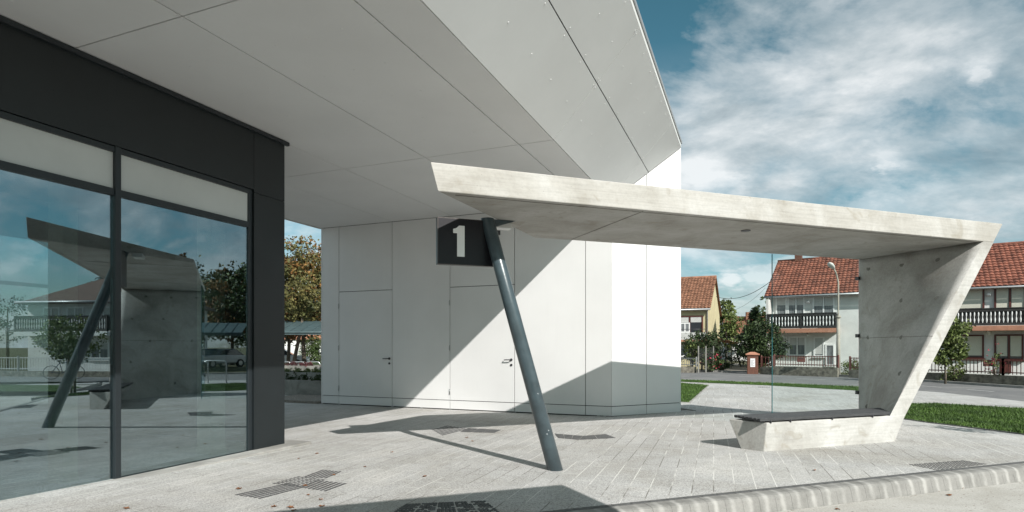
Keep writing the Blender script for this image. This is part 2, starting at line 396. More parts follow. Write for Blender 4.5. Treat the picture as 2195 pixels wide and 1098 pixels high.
def inset(poly, d):                                  # 2-D polygon moved inwards by d
    n = len(poly); ar = sum(poly[i][0]*poly[(i+1) % n][1]-poly[(i+1) % n][0]*poly[i][1] for i in range(n)); sg = 1 if ar > 0 else -1
    ln = []
    for i in range(n):
        (x0, y0), (x1, y1) = poly[i], poly[(i+1) % n]; dx, dy = x1-x0, y1-y0; l = math.hypot(dx, dy); nx, ny = -dy/l*sg, dx/l*sg
        ln.append((nx, ny, nx*x0+ny*y0+d))
    out = []
    for i in range(n):
        a, b = ln[i-1], ln[i]; det = a[0]*b[1]-a[1]*b[0]
        out.append(((a[2]*b[1]-a[1]*b[2])/det, (a[0]*b[2]-a[2]*b[0])/det))
    return out
def panel(bm, poly, T, th, gap=.008):                # poly in plane coords; T(u,v,depth)
    q = inset(poly, gap) if gap else poly
    prism(bm, [T(x, y, 0) for x, y in q], [T(x, y, th) for x, y in q])
def rivet(bm, T, x, y, r=.013):
    c = T(x, y, 0); e = T(x+1, y, 0)-c; f = T(x, y+1, 0)-c; n = T(x, y, -1)-c
    e.normalize(); f.normalize(); n.normalize()
    a = [bm.verts.new(c+(e*math.cos(t)+f*math.sin(t))*r-n*.001) for t in [k*math.pi/3 for k in range(6)]]
    b = [bm.verts.new(c+(e*math.cos(t)+f*math.sin(t))*r*.7+n*.005) for t in [k*math.pi/3 for k in range(6)]]
    for i in range(6): bm.faces.new((a[i], a[(i+1) % 6], b[(i+1) % 6], b[i]))
    bm.faces.new(b)
def drape(name, poly, dz, m, step=.6, kind='structure', clip=None, label=None):
    bm = bmesh.new(); f = bm.faces.new([bm.verts.new((x, y, 0)) for x, y in poly])
    if step:
        xs = [p[0] for p in poly]; ys = [p[1] for p in poly]
        lo = max(min(xs), -14); hi = min(max(xs), 14); x = lo+step
        while x < hi:
            bmesh.ops.bisect_plane(bm, geom=bm.verts[:]+bm.edges[:]+bm.faces[:], plane_co=(x, 0, 0), plane_no=(1, 0, 0)); x += step
        lo = max(min(ys), -4); hi = min(max(ys), 24); y = lo+step
        while y < hi:
            bmesh.ops.bisect_plane(bm, geom=bm.verts[:]+bm.edges[:]+bm.faces[:], plane_co=(0, y, 0), plane_no=(0, 1, 0)); y += step
    bmesh.ops.triangulate(bm, faces=bm.faces[:])
    for v in bm.verts: v.co.z = g(v.co.x, v.co.y)+dz
    o = obj(name, bm, m)
    if kind: o['kind'] = kind
    return o
def xy(P): return (P.x, P.y)

# ------------------------------------------------------------------ ground, road, lawns
bm = bmesh.new(); box(bm, -700, 700, -700, 700, -.9, -.42); tag(obj('ground', bm, 'rough_grass'), kind='structure')
# road edges (near and far) continue round to the right beyond the frame, where the glazing mirrors them
near = [gnd(900, 806), gnd(1250, 808.5), gnd(1461, 813), gnd(1650, 820), gnd(1838, 828), gnd(2020, 842), gnd(2195, 861)]
near = [xy(p) for p in near]+[(18.2, 12.5), (21.5, 9.2), (24.0, 4.5), (25, -3), (25, -30), (25, -160)]
far = [gnd(900, 789), gnd(1250, 791.5), gnd(1461, 795.5), gnd(1650, 800), gnd(1838, 809), gnd(2020, 821), gnd(2195, 833)]
far = [xy(p) for p in far]+[(23.5, 17.0), (27.4, 12.0), (30.5, 5.0), (31.5, -3), (31.5, -30), (31.5, -160)]
near = [(-160, near[0][1]+6)]+near; far = [(-160, far[0][1]+6)]+far
drape('road', near+far[::-1], .0, 'asphalt', 0)
for p in []: pass
curbline = [xy(sh(s, -1.70)) for s in (-30, -12, -6, -3, 0, 3, 6, 9, 14)]
pv = curbline+[(18, 8.2)]+[(19.5, 8.5), (18.2, 12.5)]+[near[i] for i in range(7, 0, -1)]+[(-60, 45), (-60, -8)]
drape('pavement', pv, .004, 'paving', .6)
# verges and lawns
vl = [near[2], near[3], near[4], near[5]]
def strip_px(pts): return [xy(gnd(*p)) for p in pts]
verge = strip_px([(1250, 809.3), (1461, 814), (1650, 821), (1838, 829), (1860, 838.5), (1838, 838), (1650, 827), (1461, 819), (1250, 813)])
patch = strip_px([(1461, 821.5), (1519, 826.5), (1478, 864), (1440, 862), (1400, 840), (1400, 820)])
patch2 = strip_px([(1912, 869), (1952, 866.5), (2001, 866), (2195, 877), (2420, 900), (2420, 985), (2195, 932.5), (1990, 907), (1915, 896), (1880, 882)])
lawns = []
for nm, pl in (('verge_lawn', verge), ('corner_lawn', patch), ('island_lawn', patch2)):
    drape(nm, pl, .010, 'lawn', .4); lawns.append(pl)
def inside(p, poly):
    c = False; j = len(poly)-1
    for i in range(len(poly)):
        if (poly[i][1] > p[1]) != (poly[j][1] > p[1]) and p[0] < (poly[j][0]-poly[i][0])*(p[1]-poly[i][1])/(poly[j][1]-poly[i][1])+poly[i][0]: c = not c
        j = i
    return c
vs, fs = [], []
for pl, n in zip(lawns, (9000, 9000, 42000)):
    xs = [p[0] for p in pl]; ys = [p[1] for p in pl]; c = 0; tries = 0
    while c < n and tries < n*8:
        tries += 1; x = random.uniform(min(xs), min(max(xs), 16)); y = random.uniform(min(ys), max(ys))
        if not inside((x, y), pl): continue
        c += 1; z = g(x, y)+.008; t = random.uniform(0, 6.28); h = random.uniform(.025, .06); w = random.uniform(.006, .012)
        dx, dy = math.cos(t)*w, math.sin(t)*w; lx, ly = random.uniform(-.03, .03), random.uniform(-.03, .03); i = len(vs)
        vs += [(x-dx, y-dy, z), (x+dx, y+dy, z), (x+lx, y+ly, z+h)]; fs.append((i, i+1, i+2))
tag(raw('grass', vs, fs, 'grass_blade'), kind='stuff')
# kerb edging round the lawns
def edging(pts, w=.05, h=.02, name='edging'):
    bm = bmesh.new(); pts = [Vector(p) for p in pts]; rings = []
    for i, p in enumerate(pts):
        d = (pts[min(i+1, len(pts)-1)]-pts[max(i-1, 0)]).normalized(); n = Vector((-d.y, d.x)); r = []
        for s, z in ((-1, -.05), (-1, h), (1, h), (1, -.05)):
            q = p+n*w*s*.5; r.append(bm.verts.new((q.x, q.y, g(q.x, q.y)+z)))
        rings.append(r)
    for A, B in zip(rings, rings[1:]):
        for k in range(4): bm.faces.new((A[k], A[(k+1) % 4], B[(k+1) % 4], B[k]))
    bm.faces.new(rings[0]); bm.faces.new(rings[-1][::-1]); return bm
def dens(pts, n=4):
    out = []
    for a, b in zip(pts, pts[1:]): out += [(a[0]+(b[0]-a[0])*k/n, a[1]+(b[1]-a[1])*k/n) for k in range(n)]
    return out+[pts[-1]]
tag(obj('lawn_kerb', edging(dens(patch[1:4]), .06), 'kerb_concrete'), 'thin pale edging round the small lawn corner behind the white building', 'kerb')
tag(obj('lawn_kerb', edging(dens(patch2[5:9]), .05), 'band_dark'), 'thin dark edging along the near side of the big lawn right of the shelter', 'kerb')
# far side: verge and gardens beyond the road
farpoly = far+[(400, -160), (400, 400), (-400, 400), (-400, far[0][1])]
drape('far_verge', farpoly, .004, 'rough_grass', 0)
tag(obj('road_kerb', edging([far[i] for i in range(2, 11)], .16, .10), 'kerb_concrete'), 'low worn concrete kerb along the far side of the road', 'kerb')
fp = [(x, y) for x, y in far[2:11]]
fp2 = []
for i, p in enumerate(fp):
    d = (Vector(fp[min(i+1, len(fp)-1)])-Vector(fp[max(i-1, 0)])).normalized(); n = Vector((-d.y, d.x))
    fp2.append(tuple(Vector(p)+n*1.3)); fp[i] = tuple(Vector(p)+n*.1)
drape('far_footpath', fp+fp2[::-1], .012, 'asphalt', 0)
# dashed/edge line on the road
cl = []
for a, b in zip(near[3:10], far[3:10]): cl.append(((a[0]*.52+b[0]*.48), (a[1]*.52+b[1]*.48)))
bm = bmesh.new()
cl = dens(cl, 3)
for i in range(0, len(cl)-1, 2):
    A, B = Vector(cl[i]), Vector(cl[i+1]); d = (B-A).normalized(); n = Vector((-d.y, d.x))*.07
    bm.faces.new([bm.verts.new((p.x, p.y, g(p.x, p.y)+.006)) for p in (A-n, B-n, B+n, A+n)])
tag(obj('road_marking', bm, 'line_paint'), kind='structure')
# bus lane, kerb and dark band in the foreground
bm = bmesh.new(); prism(bm, [sh(-30, -1.8, -.5), sh(14, -1.8, -.5), sh(14, -9.0, -.5), sh(-30, -9.0, -.5)], [sh(-30, -1.8, -.165), sh(14, -1.8, -.165), sh(14, -9.0, -.165), sh(-30, -9.0, -.165)])
tag(obj('bus_lane', bm, 'lane_concrete'), kind='structure')
bm = bmesh.new(); prism(bm, [sh(-30, -9.0, -.5), sh(14, -9.0, -.5), sh(14, -24, -.5), sh(-30, -24, -.5)], [sh(-30, -9.0, -.06), sh(14, -9.0, -.06), sh(14, -24, -.06), sh(-30, -24, -.06)])
tag(obj('opposite_platform', bm, 'paving'), kind='structure')
def kerb_row(name, s0, s1, ln, label):
    root = thing(name, label, 'kerb', sh((s0+s1)/2, -1.8, 0))
    s = s0
    inv = Vector(root.location)
    while s < s1:
        e = s+ln; bm = bmesh.new(); j = random.uniform(-.0015, .0015)
        prof = [(-1.772, -.3), (-1.772, .004+j), (-1.875, .002+j), (-1.905, -.008+j), (-1.925, -.035+j), (-1.955, -.16), (-1.955, -.3)]
        prism(bm, [sh(s+.0012, q, z)-inv for q, z in prof], [sh(e-.0012, q, z)-inv for q, z in prof])
        obj('kerb_stone', bm, 'kerb_stained', root); s = e
    return root
kerb_row('platform_kerb', -8.0, 9.0, .205, 'pale concrete kerb with whitish mortar streaks beside the bus lane')
bm = bmesh.new(); s = -12.0
while s < 12:
    box(bm, s+.003, s+.197, -1.768, -1.702, -.1, .006, sh); s += .2
tag(obj('dark_band', bm, 'band_dark'), kind='structure')
bm = bmesh.new(); box(bm, -12, 12, -1.775, -1.695, -.12, .001, sh); tag(obj('band_bed', bm, 'lane_concrete'), kind='structure')

# ------------------------------------------------------------------ station building
ZS = ZK(4.733); AW = 12.90*KB; BFOLD = -2.846*KB; AE, BE = 14.41*KB, -1.505*KB; ZE = ZK(6.23); BL = -10.88*KB; A0 = -3.0
bld = thing('bus_station', 'white panel bus station building with a deep overhanging canopy and dark framed glazed room', 'building')
# flat soffit: panels in (a,b)
TS = lambda x, y, d: ab(x, y, ZS+d)
bl = [BFOLD, -3.42*KB, -5.15*KB, -6.85*KB, -8.59*KB, BL]; al = [A0, -.55*KB, 4.09*KB, 8.73*KB, AW]
bm = bmesh.new()
for i in range(len(bl)-1):
    for j in range(len(al)-1):
        x0, x1, y0, y1 = al[j], al[j+1], bl[i+1], bl[i]
        if i == 0: pass
        panel(bm, [(x0, y0), (x1, y0), (x1, y1), (x0, y1)], TS, .03)
        if x1 > 1:
            n = 7
            for k in range(n):
                xx = x0+.05+(x1-x0-.1)*k/(n-1)
                if i > 0 or True:
                    rivet(bm, TS, xx, y0+.045)
                    if i != 0: rivet(bm, TS, xx, y1-.045)
            if i in (1, 2, 3):
                for k in range(1, 4):
                    for mI in range(1, 6): rivet(bm, TS, x0+(x1-x0)*mI/6, y0+(y1-y0)*(k/4))
obj('soffit', bm, 'white_panel', bld)
bm = bmesh.new(); box(bm, A0, AW+.02, BL, BFOLD+.016, ZS+.032, ZS+.10, ab); obj('soffit_backing', bm, 'dark_gap', bld)
# inclined soffit, rows in t
SL = (ZE-ZS)/(BE-BFOLD)
def TI(x, t, d):
    n = Vector((0, 0, 1)); return ab(x, BFOLD+t-d*.6, ZS+t*SL+d*.8)
amax = lambda t: AW+t*(AE-AW)/(BE-BFOLD)
TM = BE-BFOLD
bm = bmesh.new()
for (t0, t1) in ((0, .695*KB), (.695*KB, TM)):
    for (x0, x1) in ((A0, -.55*KB), (-.55*KB, 4.09*KB), (4.09*KB, 8.73*KB), (8.73*KB, 12.75*KB), (12.75*KB, None)):
        if x1 is None: pl = [(x0, t0), (amax(t0), t0), (amax(t1), t1), (x0, t1)]
        else: pl = [(x0, t0), (x1, t0), (x1, t1), (x0, t1)]
        panel(bm, pl, TI, .03, .005)
        if x1 and x1 > 1:
            n = 7
            for k in range(n):
                xx = x0+.05+(x1-x0-.1)*k/(n-1)
                if t0 > 0: rivet(bm, TI, xx, t0+.04); rivet(bm, TI, xx, t1-.06)
                else: rivet(bm, TI, xx, t1-.04)
                if k < n-1 : rivet(bm, TI, xx+(x1-x0)/(n-1)*.5, (t0+t1)/2)
obj('inclined_soffit', bm, 'white_panel', bld)
bm = bmesh.new()
pl = [(A0, -.02), (amax(0)+.05, -.02), (amax(TM)+.02, TM-.02), (A0, TM-.02)]
prism(bm, [TI(x, y, .033) for x, y in pl], [TI(x, y, .09) for x, y in pl]); obj('inclined_backing', bm, 'dark_gap', bld)
# roof body + fascia
bm = bmesh.new()
rp = [(A0, BE-.022), (AE, BE-.022), (18.8, -5.05), (18.8, BL-.02), (A0, BL-.02)]
prism(bm, [ab(a, b, ZE+.035) for a, b in rp], [ab(a, b, ZE+.135) for a, b in rp])
rp = [(A0+.02, BFOLD-.1), (AW, BFOLD-.1), (AW, BL), (A0+.02, BL)]
prism(bm, [ab(a, b, ZS+.105) for a, b in rp], [ab(a, b, ZE) for a, b in rp]); obj('roof', bm, 'flash_white', bld)
bm = bmesh.new(); box(bm, A0, AE+.02, BE-.02, BE-.001, ZE+.004, ZE+.10, ab); obj('fascia', bm, 'flash_white', bld)
bm = bmesh.new(); box(bm, A0, AE+.03, BE-.022, BE+.004, ZE+.145, ZE+.165, ab); box(bm, A0, AE+.05, BE+.004, BE+.022, ZE+.10, ZE+.165, ab)
obj('roof_flashing', bm, 'zinc', bld)
bm = bmesh.new(); box(bm, A0, AE+.01, BE-.021, BE-.012, ZE+.103, ZE+.143, ab); obj('fascia_gap', bm, 'dark_gap', bld)
# roof edge on the far left
bm = bmesh.new(); box(bm, A0, AW, BL-.06, BL-.025, ZS-.02, ZE+.12, ab); obj('side_fascia', bm, 'white_panel', bld)
# main wall panels, plane a=AW
TW = lambda b, z, d: ab(AW+d, b, z)
js = [BL+.01, wallpx(726.5, AW), wallpx(840.5, AW), wallpx(964.5, AW), wallpx(1103, AW), wallpx(1255, AW), BFOLD]
ZP, ZB, ZD = ZK(.150), -.128, ZK(2.965)
bm = bmesh.new()
for i in range(6):
    x0, x1 = js[i], js[i+1]
    panel(bm, [(x0, ZB), (x1, ZB), (x1, ZP), (x0, ZP)], TW, .03)
    if i in (1, 3): panel(bm, [(x0, ZD), (x1, ZD), (x1, ZS), (x0, ZS)], TW, .03)
    else: panel(bm, [(x0, ZP), (x1, ZP), (x1, ZS), (x0, ZS)], TW, .03)
    for zz_ in (.35, 1.15, 1.95, 2.75, 3.55, 4.4):
        if i in (1, 3) and zz_ < ZD: continue
        for xx in (x0+.07, x1-.07): rivet(bm, TW, xx, zz_, .007)
obj('wall_panels', bm, 'white_panel', bld)
# turned wall
LT = math.hypot(AE-AW, BE-BFOLD); ta, tb = (AE-AW)/LT, (BE-BFOLD)/LT
TT = lambda s, z, d: ab(AW+ta*s+tb*d, BFOLD+tb*s-ta*d, z)
x = (1386-CX)/F
# s of the joint seen at px 1386
best = min((abs((TT(LT*k/400, 0, 0).x/TT(LT*k/400, 0, 0).y)-x), LT*k/400) for k in range(401))[1]
zt = lambda s: ZS+(ZE-ZS)*s/LT
bm = bmesh.new()
for s0, s1 in ((0, best), (best, LT)):
    panel(bm, [(s0, ZB), (s1, ZB), (s1, ZP), (s0, ZP)], TT, .03)
    panel(bm, [(s0, ZP), (s1, ZP), (s1, zt(s1)), (s0, zt(s0))], TT, .03)
    for zz_ in (.35, 1.05, 1.75, 2.45, 3.15, 3.85):
        for xx in (s0+.07, (s0+s1)/2, s1-.07): rivet(bm, TT, xx, zz_, .007)
obj('corner_panels', bm, 'white_panel', bld)
bm = bmesh.new()
bp = [(AW+.033, BL+.03), (AW+.033, BFOLD+.02), (AE+.02, BE-.045), (18.7, -5.07), (18.7, BL+.03)]
prism(bm, [ab(a, b, -.3) for a, b in bp], [ab(a, b, ZE-.01 if i else ZE-.01) for i, (a, b) in enumerate(bp)]); obj('wall_core', bm, 'dark_gap', bld)
# side walls (right side recedes, left side)
bm = bmesh.new(); Ls = math.hypot(18.8-AE, -5.05-BE); sa, sb = (18.8-AE)/Ls, (-5.05-BE)/Ls
Tside = lambda s, z, d: ab(AE+sa*s-d*(-sb), BE+sb*s-d*sa, z)
panel(bm, [(0, ZB), (Ls, ZB), (Ls, ZE), (0, ZE)], Tside, .03)
obj('side_panel', bm, 'white_panel', bld)
bm = bmesh.new(); box(bm, AW, 18.7, BL-.02, BL+.01, ZB, ZE, ab); obj('side_panel', bm, 'white_panel', bld)
# small feet under the panels
for b_ in (js[1], js[2], js[2]+.9, js[3], js[4], js[5]+.3, js[5]+.45):
    bm = bmesh.new(); box(bm, AW-.02, AW+.03, b_-.02, b_+.03, -.16, ZB, ab); obj('panel_foot', bm, 'steel_galv', bld)
bm = bmesh.new(); e0 = ab(AE, BE+.0); e1 = ab(18.8, -5.05+.0); dn = (e1-e0).normalized(); nn = Vector((dn.y, -dn.x, 0))
prism(bm, [e0+nn*.02+Vector((0, 0, -.3)), e0+nn*.36+Vector((0, 0, -.3)), e1+nn*.36+Vector((0, 0, -.3)), e1+nn*.02+Vector((0, 0, -.3))], [e0+nn*.02+Vector((0, 0, -.125)), e0+nn*.36+Vector((0, 0, -.125)), e1+nn*.36+Vector((0, 0, -.125)), e1+nn*.02+Vector((0, 0, -.125))])
tag(obj('gravel_strip', bm, 'gravel'), kind='structure')
bm = bmesh.new(); prism(bm, [e0+nn*.36+Vector((0, 0, -.3)), e0+nn*.44+Vector((0, 0, -.3)), e1+nn*.44+Vector((0, 0, -.3)), e1+nn*.36+Vector((0, 0, -.3))], [e0+nn*.36+Vector((0, 0, -.10)), e0+nn*.44+Vector((0, 0, -.10)), e1+nn*.44+Vector((0, 0, -.10)), e1+nn*.36+Vector((0, 0, -.10))])
tag(obj('edging_kerb', bm, 'kerb_concrete'), 'narrow concrete edging holding gravel behind the white wall corner', 'kerb')
# doors
for nI, i in enumerate((1, 3)):
    x0, x1 = js[i], js[i+1]
    d = thing('door', None, None); d.parent = bld
    bm = bmesh.new(); panel(bm, [(x0, ZP), (x1, ZP), (x1, ZD), (x0, ZD)], TW, .03, .008); leaf = obj('door', bm, 'white_panel')
    COL.objects.unlink(d); bpy.data.objects.remove(d); leaf.parent = bld
    leaf['label'] = ('flush white door left of the one behind the slanted column', 'flush white door partly behind the slanted column')[nI]
    for z in (.32, 1.45, 2.62):
        bm = bmesh.new(); tube(bm, [TW(x0-.004, z-.07, -.012), TW(x0-.004, z+.07, -.012)], .011, 8); box(bm, -.03, .0, -.05, .05, 0, .006, lambda a, b, c: TW(x0+a, z+b, -c)); obj('hinge', bm, 'steel_galv', leaf)
    hz = CZ-(770-HY)/F*15.15; bm = bmesh.new(); hx = x1-.085
    c = TW(hx, hz, 0); tube(bm, [TW(hx, hz, 0), TW(hx, hz, -.02)], .032, 16); tube(bm, [TW(hx, hz, -.015), TW(hx, hz, -.06), TW(hx-.02, hz, -.065), TW(hx-.17, hz-.005, -.065), TW(hx-.18, hz-.005, -.03)], .012, 10)
    obj('handle', bm, 'steel_dark', leaf)
    bm = bmesh.new(); tube(bm, [TW(hx, hz-.13, 0), TW(hx, hz-.13, -.015)], .03, 16); obj('lock', bm, 'steel_dark', leaf)
# glazed room
TG = lambda a, z, d: ab(a, BF-d, z)                  # d inwards
ZT0, ZT1, ZF0, ZF1 = ZK(3.25), ZK(3.33), ZK(3.82), ZS-.01; Z38 = ZK(3.78)
AP0, AP1 = 6.59*KB, 7.21*KB
ms = [6.53*KB, 4.58*KB, 2.63*KB, .68*KB, -1.27*KB]
bm = bmesh.new()
panel(bm, [(AP0, -.16), (AP1, -.16), (AP1, Z38), (AP0, Z38)], TG, .12, .004)
panel(bm, [(AP0, Z38), (AP1, Z38), (AP1, ZF1), (AP0, ZF1)], TG, .12, .004)
panel(bm, [(2.0, ZF0), (AP0, ZF0), (AP0, ZF1), (2.0, ZF1)], TG, .12, .004)
panel(bm, [(A0, ZF0), (2.0, ZF0), (2.0, ZF1), (A0, ZF1)], TG, .12, .004)
for xx in (AP0+.06, AP1-.08):
    for z in (.15, .75, 1.35, 1.95, 2.55, 3.15, 3.9, 4.4): rivet(bm, TG, xx, z, .008)
for k in range(8):
    for z in (3.9, 4.3, 4.62): rivet(bm, TG, 2.3+k*.58, z, .007)
obj('dark_cladding', bm, 'dark_cladding', bld)
bm = bmesh.new(); box(bm, A0, AP1+.05, BF+.0, BF+.055, ZF1-.055, ZF1, ab); box(bm, A0, AP1+.05, BF-.1, BF, ZF1-.004, ZS+.0, ab); obj('top_flashing', bm, 'frame_dark', bld)
bm = bmesh.new(); box(bm, AP1-.005, AP1-.004+.05, BL, BF-.14, -.12, ZS, ab); box(bm, AP1-.2, AP1-.01, BF-.3, BF-.13, -.12, ZS, ab); obj('end_wall', bm, 'dark_cladding', bld)
for i in range(4):
    a1, a0 = ms[i], ms[i+1]
    bm = bmesh.new()
    if i == 0: box(bm, a1-.02, AP0-.002, BF-.10, BF-.03, -.16, ZF0, ab)
    box(bm, a0-.035, a0+.035, BF-.12, BF-.0, -.16, ZF0, ab)                 # mullion
    e1 = a1-(.02 if i == 0 else .035)-.001; e0 = a0+.036
    box(bm, e0, e1, BF-.10, BF-.015, ZT0, ZT1, ab); box(bm, e0, e1, BF-.10, BF-.01, ZF0-.07, ZF0-.005, ab); box(bm, e0, e1, BF-.10, BF-.012, -.16, -.105, ab)
    w = obj('window', bm, 'frame_dark', bld, bevel=.004)
    bm = bmesh.new(); box(bm, e0, e1, BF-.062, BF-.05, -.105, ZT0, ab); obj('pane', bm, 'facade_glass', w)
    bm = bmesh.new(); box(bm, e0, e1, BF-.062, BF-.045, ZT1, ZF0-.07, ab); obj('frosted_pane', bm, 'frosted', w)
bm = bmesh.new(); box(bm, A0, AP1+.34, BF-.02, BF+.26, -.3, -.10, ab)
box(bm, AP1-.02, AP1+.34, BF-.45, BF-.02, -.3, -.10, ab); obj('plinth', bm, 'kerb_concrete', bld, bevel=.01)
bm = bmesh.new(); box(bm, A0, AP1-.05, BL+.05, BF-.13, -.3, -.12, ab); obj('room_floor', bm, 'floor_tile', bld)
bm = bmesh.new(); box(bm, A0, AP1-.05, BL+.05, BF-.13, ZF0+.05, ZF0+.13, ab); obj('room_ceiling', bm, 'pvc_white', bld)
for a_, w_ in ((6.12*KB, .26), (4.18*KB, .16)):
    bm = bmesh.new(); box(bm, a_, a_+w_, BF-.62, BF-.34, -.12, ZF0+.04, ab); box(bm, a_-.01, a_+w_+.01, BF-.63, BF-.33, -.118, -.03, ab); obj('inner_column', bm, 'cream', bld)
bm = bmesh.new(); box(bm, A0, 2.2, BL, BL+.15, -.2, 4, ab); box(bm, 6.7, AP1, BL, BL+.15, -.2, 4, ab); box(bm, 2.2, 6.7, BL, BL+.15, -.2, .0, ab); box(bm, 2.2, 6.7, BL, BL+.15, 3.3, 4, ab)
box(bm, A0, A0+.15, BL+.15, BF-.13, -.2, 4, ab); obj('room_wall', bm, 'room_wall', bld)
bm = bmesh.new()
for a_ in (2.2, 3.7, 5.2, 6.64): box(bm, a_, a_+.06, BL+.03, BL+.10, 0, 3.3, ab)
box(bm, 2.27, 6.63, BL+.035, BL+.095, 2.5, 2.56, ab); w = obj('window', bm, 'frame_dark', bld)
bm = bmesh.new(); box(bm, 2.27, 6.63, BL+.06, BL+.07, .02, 3.28, ab); obj('pane', bm, 'screen_glass', w)

# ------------------------------------------------------------------ concrete shelter
QB = lambda z: .276+.608*z
def tie_at(px, py):
    best = (1e9, 0, 0)
    for a in range(1, 80):
        for b in range(1, 120):
            v, z = a/80, b*3.2/120; sf = 2.54+.7703*(z-.464); P = sh(sf+(4.585-sf)*v, 2.26*v, z)
            e = (CX+P.x/P.y*F-px)**2+(HY-(z-CZ)/P.y*F-py)**2
            if e < best[0]: best = (e, v, z)
    return best[1], best[2]
TIES = [tie_at(*p) for p in ((1863, 574), (1933, 567), (2012, 557), (1932, 644), (2010, 639), (1862, 722), (1932, 722), (1931, 801), (1860, 870))]
def shelter(label, loc, glass=True, steel=True):
    root = thing('bus_shelter', label, 'shelter', loc, 0)
    LO = lambda s, q, z: sh(s, q, z)-sh(0, 0, 0)
    ang = math.atan2(PY, PX)
    root.rotation_euler = (0, 0, ang)
    V = lambda s, q, z: Vector((s, q, z))
    # roof slab
    bm = bmesh.new()
    prism(bm, [V(-4.677, 0, 3.27), V(4.952, 0, 3.27), V(4.90, 2.265, 3.27), V(-2.563, 2.27, 3.27)],
              [V(-4.768, 0, 3.60), V(5.195, 0, 3.60), V(5.0, 2.29, 3.345), V(-2.60, 2.30, 3.345)])
    bmesh.ops.triangulate(bm, faces=bm.faces[:])
    bmesh.ops.subdivide_edges(bm, edges=[e for e in bm.edges if e.calc_length() > 2], cuts=1)
    slab = obj('roof_slab', bm, 'concrete_boarded', root, bevel=.012)
    # side wall: a twisted (ruled) slab - its front edge leans out, its back edge stands upright
    SF = lambda z: 2.54+.7703*(z-.464)
    def WI(v, z, d=0.0):
        return V(SF(z)+(4.585-SF(z))*v-d, .002+2.26*v, z+d*.5)
    bm = bmesh.new(); nz, nv = 26, 14; gi, go = [], []
    for a in range(nz+1):
        z = -.14+(3.268+.14)*a/nz
        th = .342 if z < .46 else .342-.09*(z-.46)/2.8
        gi.append([bm.verts.new(WI(b/nv, z)) for b in range(nv+1)])
        go.append([bm.verts.new(WI(b/nv, z)+V(th, 0, 0)) for b in range(nv+1)])
    for a in range(nz):
        for b in range(nv):
            bm.faces.new((gi[a][b], gi[a][b+1], gi[a+1][b+1], gi[a+1][b])).smooth = True; bm.faces.new((go[a][b], go[a+1][b], go[a+1][b+1], go[a][b+1])).smooth = True
        bm.faces.new((gi[a][0], gi[a+1][0], go[a+1][0], go[a][0])); bm.faces.new((gi[a][nv], go[a][nv], go[a+1][nv], gi[a+1][nv]))
    for b in range(nv):
        bm.faces.new((gi[0][b], go[0][b], go[0][b+1], gi[0][b+1])); bm.faces.new((gi[nz][b], gi[nz][b+1], go[nz][b+1], go[nz][b]))
    wall = obj('side_wall', bm, 'concrete', root)
    bm = bmesh.new()
    bench = [V(0, 0, -.12), V(2.54, 0, -.12), V(2.60, .25, -.12), V(-.105, .25, -.12)]
    prism(bm, bench, [V(.075, 0, .41), V(2.842, 0, .41), V(2.82, QB(.41), .41), V(-.15, QB(.41), .41)])
    bb = obj('bench_base', bm, 'concrete', root, bevel=.012)
    # formwork tie holes and pour joint on the inner wall face
    for v_, z in TIES:
        bm = bmesh.new(); tube(bm, [WI(v_, z, -.02), WI(v_, z, .004)], [.048, .040], 16); obj('tie_plug', bm, 'concrete_grey', wall)
    bm = bmesh.new(); tube(bm, [WI(k/10, 1.66+.004*(k % 2)) for k in range(11)], .006, 6); obj('pour_joint', bm, 'concrete_grey', wall)
    # roof joints underneath and drip groove
    bm = bmesh.new()
    for s_ in (-1.93,): box(bm, s_-.0025, s_+.0025, .05, 2.2, 3.264, 3.2705)
    box(bm, -4.45, 4.65, .088, .094, 3.264, 3.2705); obj('board_seam', bm, 'concrete_grey', slab)
    bm = bmesh.new(); tube(bm, [V(.25, .62, 3.258), V(.25, .62, 3.272)], .07, 20); obj('roof_light', bm, 'steel_dark', slab)
    # seat slats
    for k in range(7):
        bm = bmesh.new(); q0 = -.005+k*.079; box(bm, -.05, 2.50+.9*max(0, q0), q0, q0+.058, .432, .47)
        obj('seat_slat', bm, 'slat_wood', root, bevel=.004)
    for s_ in (.12, .48, 1.28, 2.1):
        bm = bmesh.new(); box(bm, s_, s_+.04, .0, .52, .405, .4315); tube(bm, [V(s_+.02, -.008, .40), V(s_+.02, -.008, .445)], .008, 8); obj('seat_bracket', bm, 'steel_dark', root)
    # glass screen
    if glass:
        zb = -.10
        bm = bmesh.new(); box(bm, 2.345, 4.56, 2.255, 2.267, zb, 3.262); gp = obj('glass_screen', bm, 'screen_glass', root)
        bm = bmesh.new(); box(bm, 2.334, 2.3445, 2.254, 2.268, zb, 3.262); obj('glass_edge', bm, 'screen_edge', gp)
        for z in (.55, 1.71, 2.88):
            bm = bmesh.new(); box(bm, 4.53, 4.60, 2.225, 2.295, z-.035, z+.035); obj('glass_clamp', bm, 'steel_dark', gp)
    # leaning steel column
    inv = root.rotation_euler.to_matrix().inverted()
    def loc_(P): return inv @ (Vector(P)-Vector(sh(0, 0, 0)))
    B = loc_((.525, 7.12, 0)); B = V(B.x, B.y, 0); T_ = loc_((-.345, 8.12, 3.27)); T_ = V(T_.x, T_.y, 3.27)
    d = (T_-B).normalized(); bm = bmesh.new()
    tube(bm, [B-d*.25, T_+d*.02], .092, 32); 
    # trim flush with the slab underside
    bmesh.ops.bisect_plane(bm, geom=bm.verts[:]+bm.edges[:]+bm.faces[:], plane_co=(0, 0, 3.268), plane_no=(0, 0, 1), clear_outer=True)
    c = obj('leaning_column', bm, 'steel_paint', root)
